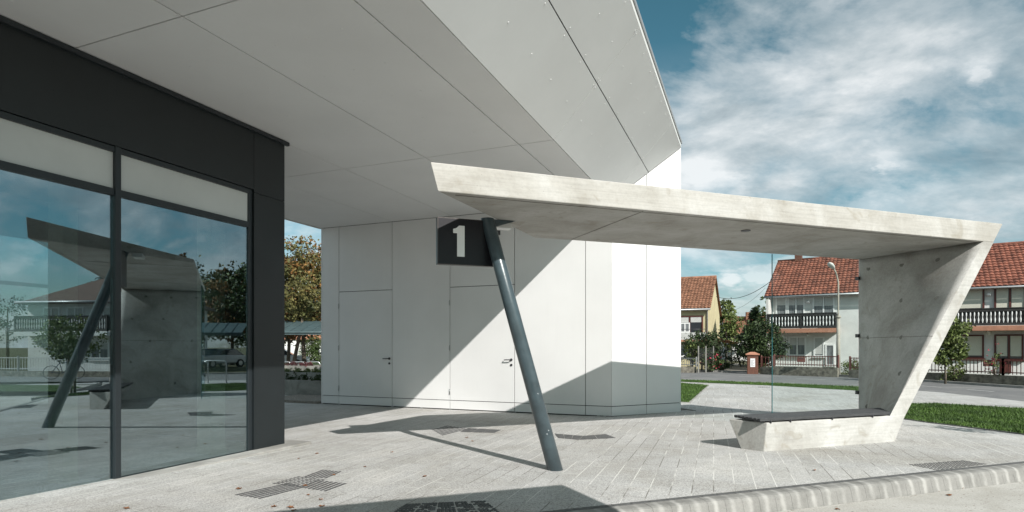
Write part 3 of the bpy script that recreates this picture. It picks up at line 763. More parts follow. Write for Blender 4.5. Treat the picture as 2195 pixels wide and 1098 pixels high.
    if steel:
        bm = bmesh.new(); pts = [(.05, 3.266), (.42, 3.266), (.02, 3.13)]
        prism(bm, [V(T_.x+a, T_.y-.012, z) for a, z in pts], [V(T_.x+a, T_.y+.012, z) for a, z in pts]); obj('gusset_plate', bm, 'steel_paint', c)
        bm = bmesh.new(); box(bm, T_.x+.03, T_.x+.42, T_.y+.14, T_.y+.30, 3.19, 3.262); obj('bearing_plate', bm, 'flash_white', c)
        for z, a in ((.42, -.6), (.46, .5), (.9, .2)):
            bm = bmesh.new(); P = B+d*(z/d.z); tube(bm, [P+V(a*.03, -.088, 0), P+V(a*.03, -.097, .003)], .009, 8); obj('column_bolt', bm, 'bolt_grey', c)
    return root
shelter('raw concrete shelter by the kerb with slatted bench, glass screen and leaning steel column', sh(0, 0, 0))
Q2 = Vector((.44, 6.50, 0))-Vector((HX, HYY, 0))*3.45  # back right corner of the neighbouring shelter, found from its shadow
P2 = Vector(Q2)-(sh(5.0, 2.29)-sh(0, 0))
s2 = shelter('second concrete shelter across the bus lane, seen only by its shadow', (P2.x, P2.y, -.04), glass=False)

# platform sign carried by the column
def sign():
    z0, z1 = 2.60, 3.235
    P = at(1057, 480, 8.15)
    root = thing('platform_sign', 'black platform sign with a white number 1 fixed to the leaning column', 'sign', (P.x, P.y, 0), math.atan2(PY, PX))
    w = .80
    bm = bmesh.new(); box(bm, -w, .0, -.045, .045, z0, z1); obj('sign_box', bm, 'sign_edge', root, bevel=.003)
    bm = bmesh.new(); box(bm, -w+.012, -.004, -.049, -.046, z0+.012, z1-.012); obj('sign_face', bm, 'sign_black', root)
    X0 = -w+.34; s = .62/94; zc = z1-.012            # digit "1"
    pts = [(-.000, z0+.115), (.105, z0+.115), (.105, z1-.10), (.028, z1-.10), (-.01, z1-.135), (-.055, z1-.15), (-.055, z1-.205), (0, z1-.205)]
    bm = bmesh.new(); prism(bm, [Vector((X0-.07+a, -.0545, z)) for a, z in pts], [Vector((X0-.07+a, -.0492, z)) for a, z in pts]); obj('number_one', bm, 'sign_white', root)
    for z in (z0+.15, z1-.15): bm = bmesh.new(); box(bm, .0, .10, -.02, .02, z-.03, z+.03); obj('bracket', bm, 'steel_dark', root)
sign()

# ------------------------------------------------------------------ tactile paving
def tactile(label, pts_px, kind_, rows, cols, name='tactile_paving'):
    c = [gnd(*p) for p in pts_px]                    # 4 corners
    def P(u, v):
        a = c[0].lerp(c[1], u); b = c[3].lerp(c[2], u); q = a.lerp(b, v); return q.x, q.y
    bm = bmesh.new()
    def quad(u0, u1, v0, v1, h=.009):
        b = [P(u0, v0), P(u1, v0), P(u1, v1), P(u0, v1)]
        prism(bm, [Vector((x, y, g(x, y)+.002)) for x, y in b], [Vector((x, y, g(x, y)+h)) for x, y in b])
    if kind_ == 'bars':
        for r in range(rows):
            for cI in range(cols):
                v0 = (r+.25)/rows; v1 = (r+.75)/rows; u0 = (cI+.02)/cols; u1 = (cI+.97)/cols
                quad(u0, u1, v0, v1)
    elif kind_ == 'dots':
        for r in range(rows):
            for cI in range(cols):
                quad((cI+.22)/cols, (cI+.75)/cols, (r+.22)/rows, (r+.75)/rows)
    else:
        for r in range(rows):
            for cI in range(cols): quad((cI+.02)/cols, (cI+.98)/cols, (r+.03)/rows, (r+.97)/rows, .007)
    return tag(obj(name, bm, 'tactile_dark'), label, 'tactile paving', 'dark tactile guide patches in the paving')
tactile('dark grooved guide strip nearest the glazed front, pointing left', [(500, 1062), (600, 1071), (655, 1048), (570, 1037)][0:1]+[(618, 1036), (655, 1046), (560, 1071)], 'bars', 6, 3)
tactile('dark dotted square joining the three guide strips by the glazed front', [(580, 1038), (640, 1022), (700, 1029), (640, 1046)], 'dots', 7, 7)
tactile('dark grooved guide strip by the glazed front, upper arm pointing away', [(648, 1024), (690, 1008), (734, 1012), (700, 1027)], 'bars', 6, 2)
tactile('dark grooved guide strip by the glazed front, arm pointing to the column', [(640, 1046), (680, 1030), (746, 1038), (700, 1055)], 'bars', 7, 2)
tactile('dark guide slabs crossing the column shadow beyond the leaning column', [(925, 922), (958, 913), (1010, 919), (948, 935)], 'bars', 7, 1)
tactile('faint grey guide slabs between the column shadow and the white wall', [(1003, 918), (1075, 922), (1060, 929), (985, 927)], 'slab', 1, 3)
tactile('dark guide slabs right of the leaning column, left arm of the bend', [(1188, 930), (1250, 935), (1240, 944), (1196, 940)], 'slab', 1, 3)
tactile('dark guide slabs right of the leaning column, right arm of the bend', [(1250, 935), (1298, 931), (1322, 940), (1240, 944)], 'slab', 1, 2)
tactile('dark studded warning patch beside the kerb on the right', [(1945, 997), (2065, 988), (2120, 996), (2010, 1010)], 'dots', 9, 12)
tactile('row of small dark studs across the far paving behind the glass screen', [(1625, 829), (1652, 829), (1652, 832), (1625, 832)], 'dots', 1, 7)
# big studded patch in the shade at the bottom
bm = bmesh.new(); c = [gnd(830, 1106), gnd(870, 1082), gnd(1040, 1074), gnd(1085, 1108)]
for i in range(5):
    for j in range(2):
        def P(u, v): q = c[0].lerp(c[3], u).lerp(c[1].lerp(c[2], u), v); return q
        A = P((i+.04)/5, (j+.04)/2); B = P((i+.96)/5, (j+.04)/2); C_ = P((i+.96)/5, (j+.96)/2); D = P((i+.04)/5, (j+.96)/2)
        for r in range(5):
            for q in range(5):
                if random.random() < .12: continue
                m = A.lerp(B, (q+.5)/5).lerp(D.lerp(C_, (q+.5)/5), (r+.5)/5); tube(bm, [(m.x, m.y, g(m.x, m.y)+.002), (m.x, m.y, g(m.x, m.y)+.012)], [.019, .013], 10)
tag(obj('tactile_paving', bm, 'tactile_dark'), 'dark round studded warning patch in the shade at the bottom edge', 'tactile paving', 'dark tactile guide patches in the paving')

# ------------------------------------------------------------------ fallen leaves
spots = [(679, 974), (840, 971), (782, 1002), (911, 1023), (715, 1020), (655, 1043), (624, 1090), (630, 1096), (587, 1088), (690, 1087), (661, 1063), (512, 1050), (688, 1073), (2035, 1062), (2062, 1047), (1720, 1086), (1795, 1092), (2010, 1053), (1000, 939), (1013, 947), (640, 985), (270, 1092), (1745, 1010), (1502, 872)]
for i, (px, py) in enumerate(spots):
    P = gnd(px, py)
    low_ = (Vector((P.x, P.y))-Vector((OX, OY))).dot(Vector((-PY, PX))) < -1.95
    z = -.160 if low_ else P.z+.008
    if low_: Y = (CZ+.16)*F/(py-HY); P = Vector(((px-CX)/F*Y, Y, 0))
    r = random.uniform(.02, .04); t0 = random.uniform(0, 6.28); pts = []
    for k, rr in enumerate((1.2, .6, 1, .5, .9, .35, .9, .5, 1, .6)):
        t = t0+k*2*math.pi/10; pts.append((P.x+math.cos(t)*r*rr, P.y+math.sin(t)*r*rr, z+random.uniform(0, .014)))
    n = len(pts); pts.append((P.x, P.y, z+.004)); pts += [(x, y, w_-.002) for x, y, w_ in pts]
    fs = [(k, (k+1) % n, n) for k in range(n)]+[((k+1) % n+n+1, k+n+1, n+n+1) for k in range(n)]
    where = 'on the bus lane' if low_ else ('near the glazed front' if px < 760 else 'on the open paving')
    tag(raw('fallen_leaf', pts, fs, 'leaf_litter'), 'small rust brown fallen leaf lying '+where, 'leaf', 'fallen leaves '+where)

# ------------------------------------------------------------------ vegetation
def foliage(cx, cy, cz, rx, ry, rz, clumps, per, size, spread, seed, shell=.55, flat=0.0, taper=0.0):
    rnd = random.Random(seed); vs, fs = [], []
    for i in range(clumps):
        while True:
            x, y, z = rnd.uniform(-1, 1), rnd.uniform(-1, 1), rnd.uniform(-1, 1); d = math.sqrt(x*x+y*y+z*z)
            if d > 1 or d < shell*rnd.random(): continue
            break
        lump = 1+.22*math.sin(3.1*x+seed)*math.cos(2.7*y+seed*1.3)+.14*math.sin(6*z+seed)
        sc = lump*(1-taper*(z+1)/2)
        C_ = (cx+x*rx*sc, cy+y*ry*sc, cz+z*rz*(lump*.5+.5)); sp = spread*rnd.uniform(.6, 1.3)
        for j in range(per):
            p = [C_[k]+rnd.gauss(0, sp*(.45 if k < 2 else .36)) for k in range(3)]
            n = Vector((rnd.gauss(0, 1), rnd.gauss(0, 1), rnd.gauss(.5, .8))).normalized(); a, b = frame_axes(n); t = rnd.uniform(0, 6.28)
            e = (a*math.cos(t)+b*math.sin(t)); f = n.cross(e); s = size*rnd.uniform(.6, 1.3); P = Vector(p); k0 = len(vs)
            vs += [tuple(P-e*s), tuple(P+f*s*.55), tuple(P+e*s), tuple(P-f*s*.55+n*s*.2)]; fs.append((k0, k0+1, k0+2, k0+3))
    return vs, fs
def tree(name, label, cat, x, y, h, crown_r, crown_h, leaf, seed, size=.12, clumps=150, per=26, trunk_r=.12, lean=(0, 0), base=None, group=None, shell=.5, taper=0.0, limbs=6, mix=None):
    z0 = g(x, y) if base is None else base
    root = thing(name, label, cat, (x, y, z0), 0, group); rnd = random.Random(seed)
    bm = bmesh.new(); ch = h-crown_h*.5; top = Vector((lean[0], lean[1], h-crown_h*.25)); mid = Vector((lean[0]*.6+rnd.uniform(-.1, .1), lean[1]*.6, (h-crown_h)*.9+.1))
    tube(bm, [(0, 0, -.1), (0.02, 0, .3), mid, top], [trunk_r*1.25, trunk_r, trunk_r*.8, trunk_r*.25], 9)
    for k in range(limbs):
        t = rnd.uniform(0, 6.28); zz_ = rnd.uniform(.0, .75); S = mid.lerp(top, zz_); e = S+Vector((math.cos(t)*crown_r*.8, math.sin(t)*crown_r*.8, crown_h*rnd.uniform(.08, .35)))
        tube(bm, [S, S.lerp(e, .5)+Vector((0, 0, -.05*crown_h*.3)), e], [trunk_r*.45, trunk_r*.28, trunk_r*.08], 6)
    obj('trunk', bm, 'bark', root)
    vs, fs = foliage(lean[0], lean[1], ch, crown_r, crown_r, crown_h*.5, clumps, per, size, crown_r*.22+.06, seed, shell, taper=taper)
    raw('crown', vs, fs, leaf, root)
    if mix:
        vs, fs = foliage(lean[0], lean[1], ch, crown_r*1.02, crown_r*1.02, crown_h*.51, int(clumps*.5), per, size, crown_r*.18, seed+50, .8, taper=taper); raw('turning_leaves', vs, fs, mix, root)
    return root
def conifer(label, x, y, h, r, seed):
    z0 = g(x, y); root = thing('conifer_tree', label, 'tree', (x, y, z0)); rnd = random.Random(seed)
    bm = bmesh.new(); tube(bm, [(0, 0, -.1), (0, 0, h)], [.14, .02], 8); obj('trunk', bm, 'bark', root)
    vs, fs = [], []
    nlev = 20
    for lv in range(nlev):
        z = h*.12+h*.86*lv/nlev; R_ = r*(1-lv/nlev)**.8+.12
        for b_ in range(13):
            t = rnd.uniform(0, 6.28); rr = R_*rnd.uniform(.75, 1.08)
            for k in range(9):
                f = (k+1)/9; px_, py_, pz_ = math.cos(t)*rr*f, math.sin(t)*rr*f, z-.22*f*rr+.25*f*f*rr
                for q in range(4):
                    P = Vector((px_+rnd.gauss(0, .07), py_+rnd.gauss(0, .07), pz_+rnd.gauss(0, .06))); n = Vector((rnd.gauss(0, 1), rnd.gauss(0, 1), rnd.gauss(0, 1))).normalized(); a, b = frame_axes(n); s = .15; k0 = len(vs)
                    vs += [tuple(P-a*s), tuple(P+b*s*.3), tuple(P+a*s), tuple(P-b*s*.3)]; fs.append((k0, k0+1, k0+2, k0+3))
    raw('crown', vs, fs, 'leaf_conifer', root); return root
def bush(name, label, x, y, rx, ry, h, leaf, seed, size=.06, clumps=60, per=22, cat='shrub', group=None, z0=None, flowers=False):
    z0 = g(x, y) if z0 is None else z0
    root = thing(name, label, cat, (x, y, z0), 0, group)
    vs, fs = foliage(0, 0, h*.52, rx, ry, h*.48, clumps, per, size, min(rx, h)*.25+.03, seed, .5); raw('foliage', vs, fs, leaf, root)
    bm = bmesh.new(); rnd = random.Random(seed)
    for k in range(5): tube(bm, [(rnd.uniform(-.1, .1)*rx, rnd.uniform(-.1, .1)*ry, -.05), (rnd.uniform(-.6, .6)*rx, rnd.uniform(-.6, .6)*ry, h*.7)], [.02+.01*h, .008], 5)
    obj('stem', bm, 'bark', root)
    if flowers: vs, fs = foliage(0, 0, h*.55, rx*1.05, ry*1.05, h*.5, 26, 5, size*.8, .06, seed+9, .8); raw('blossom', vs, fs, 'flower', root)
    return root
def P2d(px, Y): return ((px-CX)/F*Y, Y)
x, y = P2d(1628, 36.0); tree('round_tree', 'dense dark green round tree standing left of the white house', 'tree', x, y, 3.05, 1.32, 2.5, 'leaf_dark', 3, .085, 210, 30, .09)
x, y = P2d(1504, 38.0); tree('garden_tree', 'dark spreading small tree in front of the yellow house', 'tree', x, y, 2.65, 1.2, 2.2, 'leaf_dark', 5, .075, 130, 28, .06)
x, y = P2d(1619, 62.0); conifer('dark pointed conifer rising behind the round tree', x, y, 6.0, 1.9, 4)
x, y = P2d(1557, 56.0); tree('garden_tree', 'light green tall tree just behind the yellow house gable', 'tree', x, y, 6.1, 1.3, 4.9, 'leaf_light', 8, .13, 150, 26, .12)
x, y = P2d(1646, 60.0); tree('garden_tree', 'sparse green tree peeping out beside the white house wall', 'tree', x, y, 6.4, 1.1, 4.6, 'leaf_mid', 9, .12, 100, 22, .12)
x, y = P2d(2026, 25.5); tree('garden_tree', 'bright glossy green young tree right of the leaning concrete wall', 'tree', x, y, 3.1, .75, 2.3, 'leaf_light', 11, .085, 120, 26, .04)
x, y = P2d(1592, 47); bush('garden_shrub', 'green shrub between the yellow house and the round tree', x, y, 1.3, 1.0, 2.2, 'leaf_mid', 12, .08, 70, 20)
x, y = P2d(1484, 37.6); bush('garden_shrub', 'leafy light green shrub at the foot of the yellow house by the wall edge', x, y, .5, .5, 2.3, 'leaf_light', 13, .07, 30, 20)
x, y = P2d(1524, 37.0); bush('flower_shrub', 'low shrub with red flowers behind the left garden fence', x, y, .65, .5, 1.25, 'leaf_mid', 14, .06, 34, 20, flowers=True)
x, y = P2d(1547, 37.5); bush('garden_shrub', 'dark rounded shrub at the corner of the yellow house', x, y, .7, .6, 1.5, 'leaf_dark', 15, .07, 46, 22)
x, y = P2d(1630, 35.8); bush('garden_shrub', 'low yellow green shrub behind the brown pillar fence', x, y, .9, .4, .8, 'leaf_light', 16, .05, 30, 20)
x, y = P2d(1826, 32.5); bush('garden_shrub', 'low yellowish hedge clump beside the street lamp', x, y, .75, .5, .85, 'leaf_light', 17, .05, 46, 22)
x, y = P2d(2046, 26.5); bush('garden_shrub', 'light green shrub under the young tree behind the red fence', x, y, .6, .4, .95, 'leaf_light', 18, .05, 40, 20)
x, y = P2d(2133, 25.2); bush('rose_bush', 'tall thin rose bush with red blooms in front of the right house', x, y, .32, .3, 1.75, 'leaf_light', 19, .04, 20, 14, flowers=True)
# far tree masses beyond everything
rnd = random.Random(4)
for i in range(9):
    t = R(28+i*9.5); d = rnd.uniform(95, 120); nm = ['far off', 'distant', 'remote'][i % 3]
    tree('distant_tree', 'broad green tree on the horizon behind the houses', 'tree', math.cos(t)*d, math.sin(t)*d, rnd.uniform(6, 8), 4.2, 5.5, ['leaf_mid', 'leaf_dark', 'leaf_autumn'][i % 3], 40+i, .3, 90, 16, .2, group='trees on the horizon')

# ------------------------------------------------------------------ houses
def tiles(bm, O, e, d, W_, Lr, T=.035, cw=.24, rl=.34):
    """tile surface: O corner at eave, e unit along the eave, d unit up the slope"""
    n = e.cross(d).normalized()
    if n.z < 0: n = -n
    nx = max(2, int(W_/cw)); ny = max(2, int(Lr/rl)); sub = 5; rows = []
    for j in range(ny):
        for (f, hgt) in ((0.0, .055), (1.0, .0)):
            row = []
            for i in range(nx*sub+1):
                ph = (i % sub)/sub; w = .045*math.sin(ph*math.pi)**1.0
                row.append(bm.verts.new(O+e*(W_*i/(nx*sub))+d*(Lr*(j+f)/ny)+n*(T+hgt+w)))
            rows.append(row)
    for A, B in zip(rows, rows[1:]):
        for i in range(len(A)-1): bm.faces.new((A[i], A[i+1], B[i+1], B[i]))
def wing(name, root, M, W_, D, eave, ridge, wallmat, roofmat, over=.35, hip=0.0, ridge_at=.5):
    """gable or hip house body in local coords: x along the front, y to the back"""
    bm = bmesh.new(); box(bm, 0, W_, 0, D, -.2, eave)
    yr = D*ridge_at
    if hip == 0:
        for x_ in (0, W_-.25): prism(bm, [Vector((x_, .02, eave)), Vector((x_, D-.02, eave)), Vector((x_, yr, ridge-.1))], [Vector((x_+.25, .02, eave)), Vector((x_+.25, D-.02, eave)), Vector((x_+.25, yr, ridge-.1))])
    w = obj('wall', bm, wallmat, root)
    bm = bmesh.new(); sl_ = (ridge-eave)/yr
    if hip == 0:
        x0, x1 = -over*.6, W_+over*.6
        for sgn, yb, span in ((1, -over, yr+over), (-1, D+over, D-yr+over)):
            e0 = eave-over*sl_; O = Vector((x0, yb, e0)); U = Vector((0, sgn*span, ridge-e0)); Lr = U.length; d = U.normalized(); e = Vector((1, 0, 0))
            n = Vector((0, -d.z*sgn, abs(d.y)))
            prism(bm, [O, O+e*(x1-x0), O+e*(x1-x0)+U, O+U], [p+n*.05 for p in (O, O+e*(x1-x0), O+e*(x1-x0)+U, O+U)])
            if sgn == 1: tiles(bm, O, e, d, x1-x0, Lr, .03)
        tube(bm, [Vector((x0, yr, ridge+.07)), Vector((x1, yr, ridge+.07))], .09, 8)
    else:
        e0 = eave-.1; b = [Vector((-over, -over, e0)), Vector((W_+over, -over, e0)), Vector((W_+over, D+over, e0)), Vector((-over, D+over, e0))]
        r0, r1 = Vector((hip, yr, ridge)), Vector((W_-hip, yr, ridge)); vv = [bm.verts.new(p) for p in b+[r0, r1]]
        for f in ((0, 1, 5, 4), (1, 2, 5), (2, 3, 4, 5), (3, 0, 4), (3, 2, 1, 0)): bm.faces.new([vv[i] for i in f])
    rf = obj('roof', bm, roofmat, root)
    bm = bmesh.new(); tube(bm, [Vector((-over*.6, -over-.07, eave-over*sl_*(hip == 0)-.02)), Vector((W_+over*.6, -over-.07, eave-over*sl_*(hip == 0)-.02))], .065, 8); obj('gutter', bm, 'zinc', rf)
    return w, rf
def window(root, x0, x1, z0, z1, y=0.0, frame='pvc_white', panes=2, blind=.5, blindmat='blind', dep=.06):
    bm = bmesh.new(); fr = .085; T = lambda a, b, c: Vector((a, b, c))
    box(bm, x0, x1, y-dep, y+.02, z0, z0+fr); box(bm, x0, x1, y-dep, y+.02, z1-fr, z1)
    xs = [x0+(x1-x0)*k/panes for k in range(panes+1)]
    for k, xx in enumerate(xs):
        a = xx if k == 0 else (xx-fr if k == panes else xx-fr/2); box(bm, a, a+fr, y-dep, y+.02, z0+fr, z1-fr)
    w = obj('window', bm, frame, root)
    bm = bmesh.new(); box(bm, x0+.02, x1-.02, y-dep*.45, y+.01, z0+.02, z1-.02); obj('pane', bm, 'win_curtain' if frame == 'pvc_white' else 'win_dark', w)
    if blind:
        bm = bmesh.new(); zb = z1-fr-(z1-z0-2*fr)*blind
        for k in range(panes):
            a = xs[k]+fr*.8; b = xs[k+1]-fr*.8; n = max(2, int((z1-fr-zb)/.06)); h = (z1-fr-zb)/n
            for q in range(n): box(bm, a, b, y-dep*.6, y-dep*.46, zb+q*h+.004, zb+(q+1)*h)
        obj('roller_blind', bm, blindmat, w)
    bm = bmesh.new(); box(bm, x0-.06, x1+.06, y-dep-.07, y, z0-.05, z0-.003); obj('sill', bm, frame if frame != 'pvc_white' else 'pvc_white', w)
    return w
BAL = None
def balcony(root, x0, x1, y0, zf, dep=1.0, slabmat='balcony_slab'):
    global BAL
    bm = bmesh.new(); box(bm, x0, x1, y0-dep, y0, zf-.28, zf-.02); s = obj('balcony', bm, slabmat, root)
    bm = bmesh.new(); h = .86
    for z in (zf+.0, zf+h-.10): box(bm, x0, x1, y0-dep+.02, y0-dep+.10, z, z+.14)
    box(bm, x0, x1, y0-dep-.01, y0-dep+.13, zf+h+.045, zf+h+.09)
    for x_ in (x0, x1-.1, (x0+x1)/2-.05): box(bm, x_, x_+.1, y0-dep+.011, y0-dep+.109, zf-.02, zf+h+.02)
    for x_ in (x0, x1-.08):
        for z in (zf+.02, zf+h-.08): box(bm, x_, x_+.08, y0-dep+.10, y0, z, z+.10)
        box(bm, x_+.02, x_+.05, y0-dep+.12, y0, zf+.12, zf+h-.08)
    obj('balcony_rail', bm, 'balcony_wood', s)
    bm = bmesh.new(); box(bm, x0+.1, x1-.1, y0-dep+.13, y0-dep+.15, zf+.05, zf+h-.02); obj('rail_board', bm, 'balcony_wood', s)
    prof = [(.016, 0), (.02, .04), (.034, .13), (.038, .2), (.02, .3), (.015, .36), (.024, .40), (.034, .48), (.03, .56), (.016, .64)]
    n = int((x1-x0-.2)/.175)
    for k in range(n):
        x_ = x0+.1+(x1-x0-.2)*(k+.5)/n
        if abs(x_-(x0+x1)/2) < .07: continue
        if BAL is None:
            bm = bmesh.new(); lathe(bm, prof, (0, 0, .0), 8); b = obj('baluster', bm, 'pvc_white', s); BAL = b
        else: b = BAL.copy(); COL.objects.link(b); b.parent = s
        b.location = (x_, y0-dep+.06, zf+.12)
    return s
def placed(root, px, Y, rz): pass
# --- white house (left half of the pair)
HD = Vector((.828, -.561)); HN = Vector((.561, .828)); hrz = math.atan2(-.561, .828)
H0 = Vector(((1650-CX)/F*39.0, 39.0))
def hs_of(px): # facade coordinate for pixel column on the house front
    x = (px-CX)/F; return (H0.x-x*H0.y)/(x*HD.y-HD.x)
def hz_of(px, py):
    s = hs_of(px); Y = H0.y+HD.y*s; return CZ-(py-HY)/F*Y+.15
def hwin(root, off, pxa, pxb, pya, pyb, **k):
    m = (pxa+pxb)/2; return window(root, hs_of(pxa)-off, hs_of(pxb)-off, hz_of(m, pyb), hz_of(m, pya), **k)
SPL = hs_of(1895)
hA = thing('white_house', 'white two storey house with white window frames, seen through the glass screen', 'house', (H0.x, H0.y, -.15), hrz)
EV = 5.15; RG = 7.80
wing('a', hA, None, SPL, 9.0, EV, RG, 'render_white', 'roof_red', .45)
rec = hs_of(1797)
bY = 0.0
hwin(hA, 0, 1663, 1687, 636, 677, panes=1, blind=.45); hwin(hA, 0, 1688, 1725, 636, 677, panes=2, blind=.45)
hwin(hA, 0, 1742, 1789, 634, 677, panes=2, blind=.5)
hwin(hA, 0, 1668, 1688, 722, 763, panes=1, blind=.45); hwin(hA, 0, 1690, 1728, 721, 763, panes=2, blind=.45)
hwin(hA, 0, 1744, 1767, 722, 765, panes=1, blind=.93)
hwin(hA, 0, 1769, 1789, 738, 784, panes=1, blind=0)
balcony(hA, .03, rec, 0.0, hz_of(1720, 703)-.05, 1.15)
bm = bmesh.new(); box(bm, -.02, .12, -1.12, -.002, -.1, EV-.45); obj('side_pier', bm, 'render_grey', hA)
bm = bmesh.new(); box(bm, rec+.01, rec+.16, -1.12, -.002, -.1, EV-.45)
bm.free()
for px_ in (1733,):
    for zz_ in (EV-.75, 2.3):
        bm = bmesh.new(); lathe(bm, [(.06, 0), (.11, .05), (.10, .14), (.03, .19)], (hs_of(px_), -.13, zz_), 10); obj('wall_lamp', bm, 'pvc_white', hA)
bm = bmesh.new(); box(bm, .9, 1.35, 4.2, 4.65, RG-.5, RG+.75); obj('chimney', bm, 'brick_brown', hA)
bm = bmesh.new(); box(bm, 6.6, 7.0, 4.2, 4.6, RG-.5, RG+.55); obj('chimney', bm, 'brick_brown', hA)
# --- right half with red window frames
H1 = H0+HD*SPL
hB = thing('white_house', 'white two storey house with dark red window frames at the right edge', 'house', (H1.x, H1.y, -.15), hrz)
WB = 10.5
wing('b', hB, None, WB, 9.0, EV, RG+.02, 'render_white', 'roof_red', .45)
for a, b_, c_, d_, n in ((2040, 2110, 617, 667, 1), (2131, 2199, 615, 667, 2), (2040, 2109, 718, 768, 1), (2131, 2194, 717, 772, 2), (2230, 2290, 615, 667, 2), (1945, 1990, 617, 667, 1)):
    hwin(hB, SPL, a, b_, c_, d_, frame='red_wood', panes=n, blind=.94 if n == 1 else .9, blindmat='blind_cream', dep=.10)
balcony(hB, hs_of(2010)-SPL, WB-.1, 0.0, hz_of(2120, 697)-.05, 1.1)
for px_ in (2119,):
    for zz_ in (EV-.72, 2.35):
        bm = bmesh.new(); lathe(bm, [(.06, 0), (.11, .05), (.10, .14), (.03, .19)], (hs_of(px_)-SPL, -.13, zz_), 10); obj('wall_lamp', bm, 'pvc_white', hB)
bm = bmesh.new(); box(bm, hs_of(2155)-SPL-.25, hs_of(2155)-SPL+.25, -.05, -.001, hz_of(2155, 800), hz_of(2155, 772)); obj('door_panel', bm, 'red_wood', hB)
# --- yellow house
n2 = Vector((.40, .917)).normalized(); e2 = Vector((n2.y, -n2.x)); yc = Vector(((1518-CX)/F*42, 42.0)); WY = 9.0
y0_ = yc-e2*WY
hY = thing('yellow_house', 'yellow gabled house with orange tiled roof beside the white wall edge', 'house', (y0_.x, y0_.y, -.15), math.atan2(e2.y, e2.x))
wing('y', hY, None, WY, 11.0, 4.45, 7.15, 'render_yellow', 'roof_orange', .30, ridge_at=.48)
window(hY, WY-2.2, WY-.35, 2.55, 3.85, frame='red_wood', panes=2, blind=.35, dep=.08)
window(hY, WY-1.95, WY-1.25, 2.62, 3.35, y=-.09, frame='pvc_white', panes=2, blind=0, dep=.05)
bm = bmesh.new(); box(bm, WY-2.6, WY-.1, -.85, -.002, 1.95, 2.1); bal = obj('balcony', bm, 'balcony_slab', hY)
bm = bmesh.new(); box(bm, WY-2.6, WY-.1, -.84, -.80, 2.1, 2.62); obj('balcony_panel', bm, 'render_grey', bal)
bm = bmesh.new(); tube(bm, [(WY-2.6, -.82, 2.85), (WY-.1, -.82, 2.85)], .02, 6); tube(bm, [(WY-.1, -.82, 2.1), (WY-.1, -.82, 2.85)], .02, 6); obj('handrail', bm, 'steel_dark', bal)
bm = bmesh.new(); tube(bm, [(WY-.06, -.06, 0), (WY-.06, -.06, 4.1), (WY-.06, -.32, 4.35)], .045, 8); obj('downpipe', bm, 'zinc', hY)
window(hY, WY-2.0, WY-.9, .9, 1.75, frame='pvc_white', panes=2, blind=.3)
bm = bmesh.new(); prism(bm, [Vector((WY, 8.2, 2.1)), Vector((WY, 10.9, 2.1)), Vector((WY+1.5, 10.9, 1.7)), Vector((WY+1.5, 8.2, 1.7))], [Vector((WY, 8.2, 2.35)), Vector((WY, 10.9, 2.35)), Vector((WY+1.5, 10.9, 1.95)), Vector((WY+1.5, 8.2, 1.95))]); obj('porch_roof', bm, 'roof_orange', hY)
# small houses far behind
def small_house(label, px, Y, w, d, ev, rg, wm, rm, rz, hip=0.0, chim=True):
    x, y = P2d(px, Y); r = thing('far_house', label, 'house', (x, y, -.15), rz)
    wing('s', r, None, w, d, ev, rg, wm, rm, .3, hip)
    if chim: bm = bmesh.new(); box(bm, w*.3, w*.3+.5, d*.35, d*.35+.5, rg-.8, rg+.6); obj('chimney', bm, 'roof_orange', r)
    window(r, w*.3, w*.3+1.2, 1.0, 2.3, panes=2, blind=.3)
    return r
small_house('low orange roofed house far behind between the yellow house and the round tree', 1560, 66, 8, 7, 2.9, 5.0, 'render_white', 'roof_orange', R(-12))
small_house('far house with dark roof and white gable above the orange roof', 1572, 88, 4.2, 8, 4.2, 6.1, 'render_white', 'roof_brown', R(-30), chim=False)
small_house('white house far away just left of the big white house, above the round tree', 1640, 84, 3.4, 6, 5.4, 6.6, 'render_white', 'roof_orange', R(-20), chim=False)

# ------------------------------------------------------------------ garden fences
def rail_fence(name, label, pts, base_h, h, m_rail, m_base, sp=.14, post_every=2.4, group=None):
    A, B = Vector(pts[0]), Vector(pts[-1]); root = thing(name, label, 'fence', (A.x, A.y, -.15), 0, group)
    bmr = bmesh.new(); bmb = bmesh.new(); posts = []
    for p, q in zip(pts, pts[1:]):
        p = Vector(p)-A; q = Vector(q)-A; d = (q-p); Ls_ = d.length; d.normalize(); n = Vector((-d.y, d.x))
        T = lambda s, o, z: Vector((p.x+d.x*s+n.x*o, p.y+d.y*s+n.y*o, z))
        box(bmb, 0, Ls_, -.14, .14, -.2, base_h, T)
        for z in (base_h+.10, base_h+h-.06): box(bmr, 0, Ls_, -.018, .018, z, z+.045, T)
        k = int(Ls_/sp)
        for i in range(k):
            s = Ls_*(i+.5)/k; box(bmr, s-.014, s+.014, -.034, -.019, base_h+.04, base_h+h, T)
        np_ = max(1, int(Ls_/post_every))
        for i in range(np_+1): posts.append((T(Ls_*i/np_, 0, 0), d))
    obj('railing', bmr, m_rail, root); obj('base_wall', bmb, m_base, root)
    for P, d in posts[::1]:
        bm = bmesh.new(); box(bm, -.035, .035, -.035, .035, base_h, base_h+h+.06, lambda a, b, c: Vector((P.x+a, P.y+b, c))); obj('post', bm, m_rail, root)
    return root
fA = [P2d(1628, 34.6), P2d(1790, 31.9)]
rail_fence('garden_fence', 'dark red railing fence on a low stone wall in front of the white house', [P2d(1660, 33.5), P2d(1797, 31.0)], .50, .62, 'fence_red', 'stone_wall')
rail_fence('garden_fence', 'short red railing fence between the brown pillar and the glass edge', [P2d(1632, 34.4), P2d(1657, 33.8)], .42, .62, 'fence_red', 'stone_wall', .16)
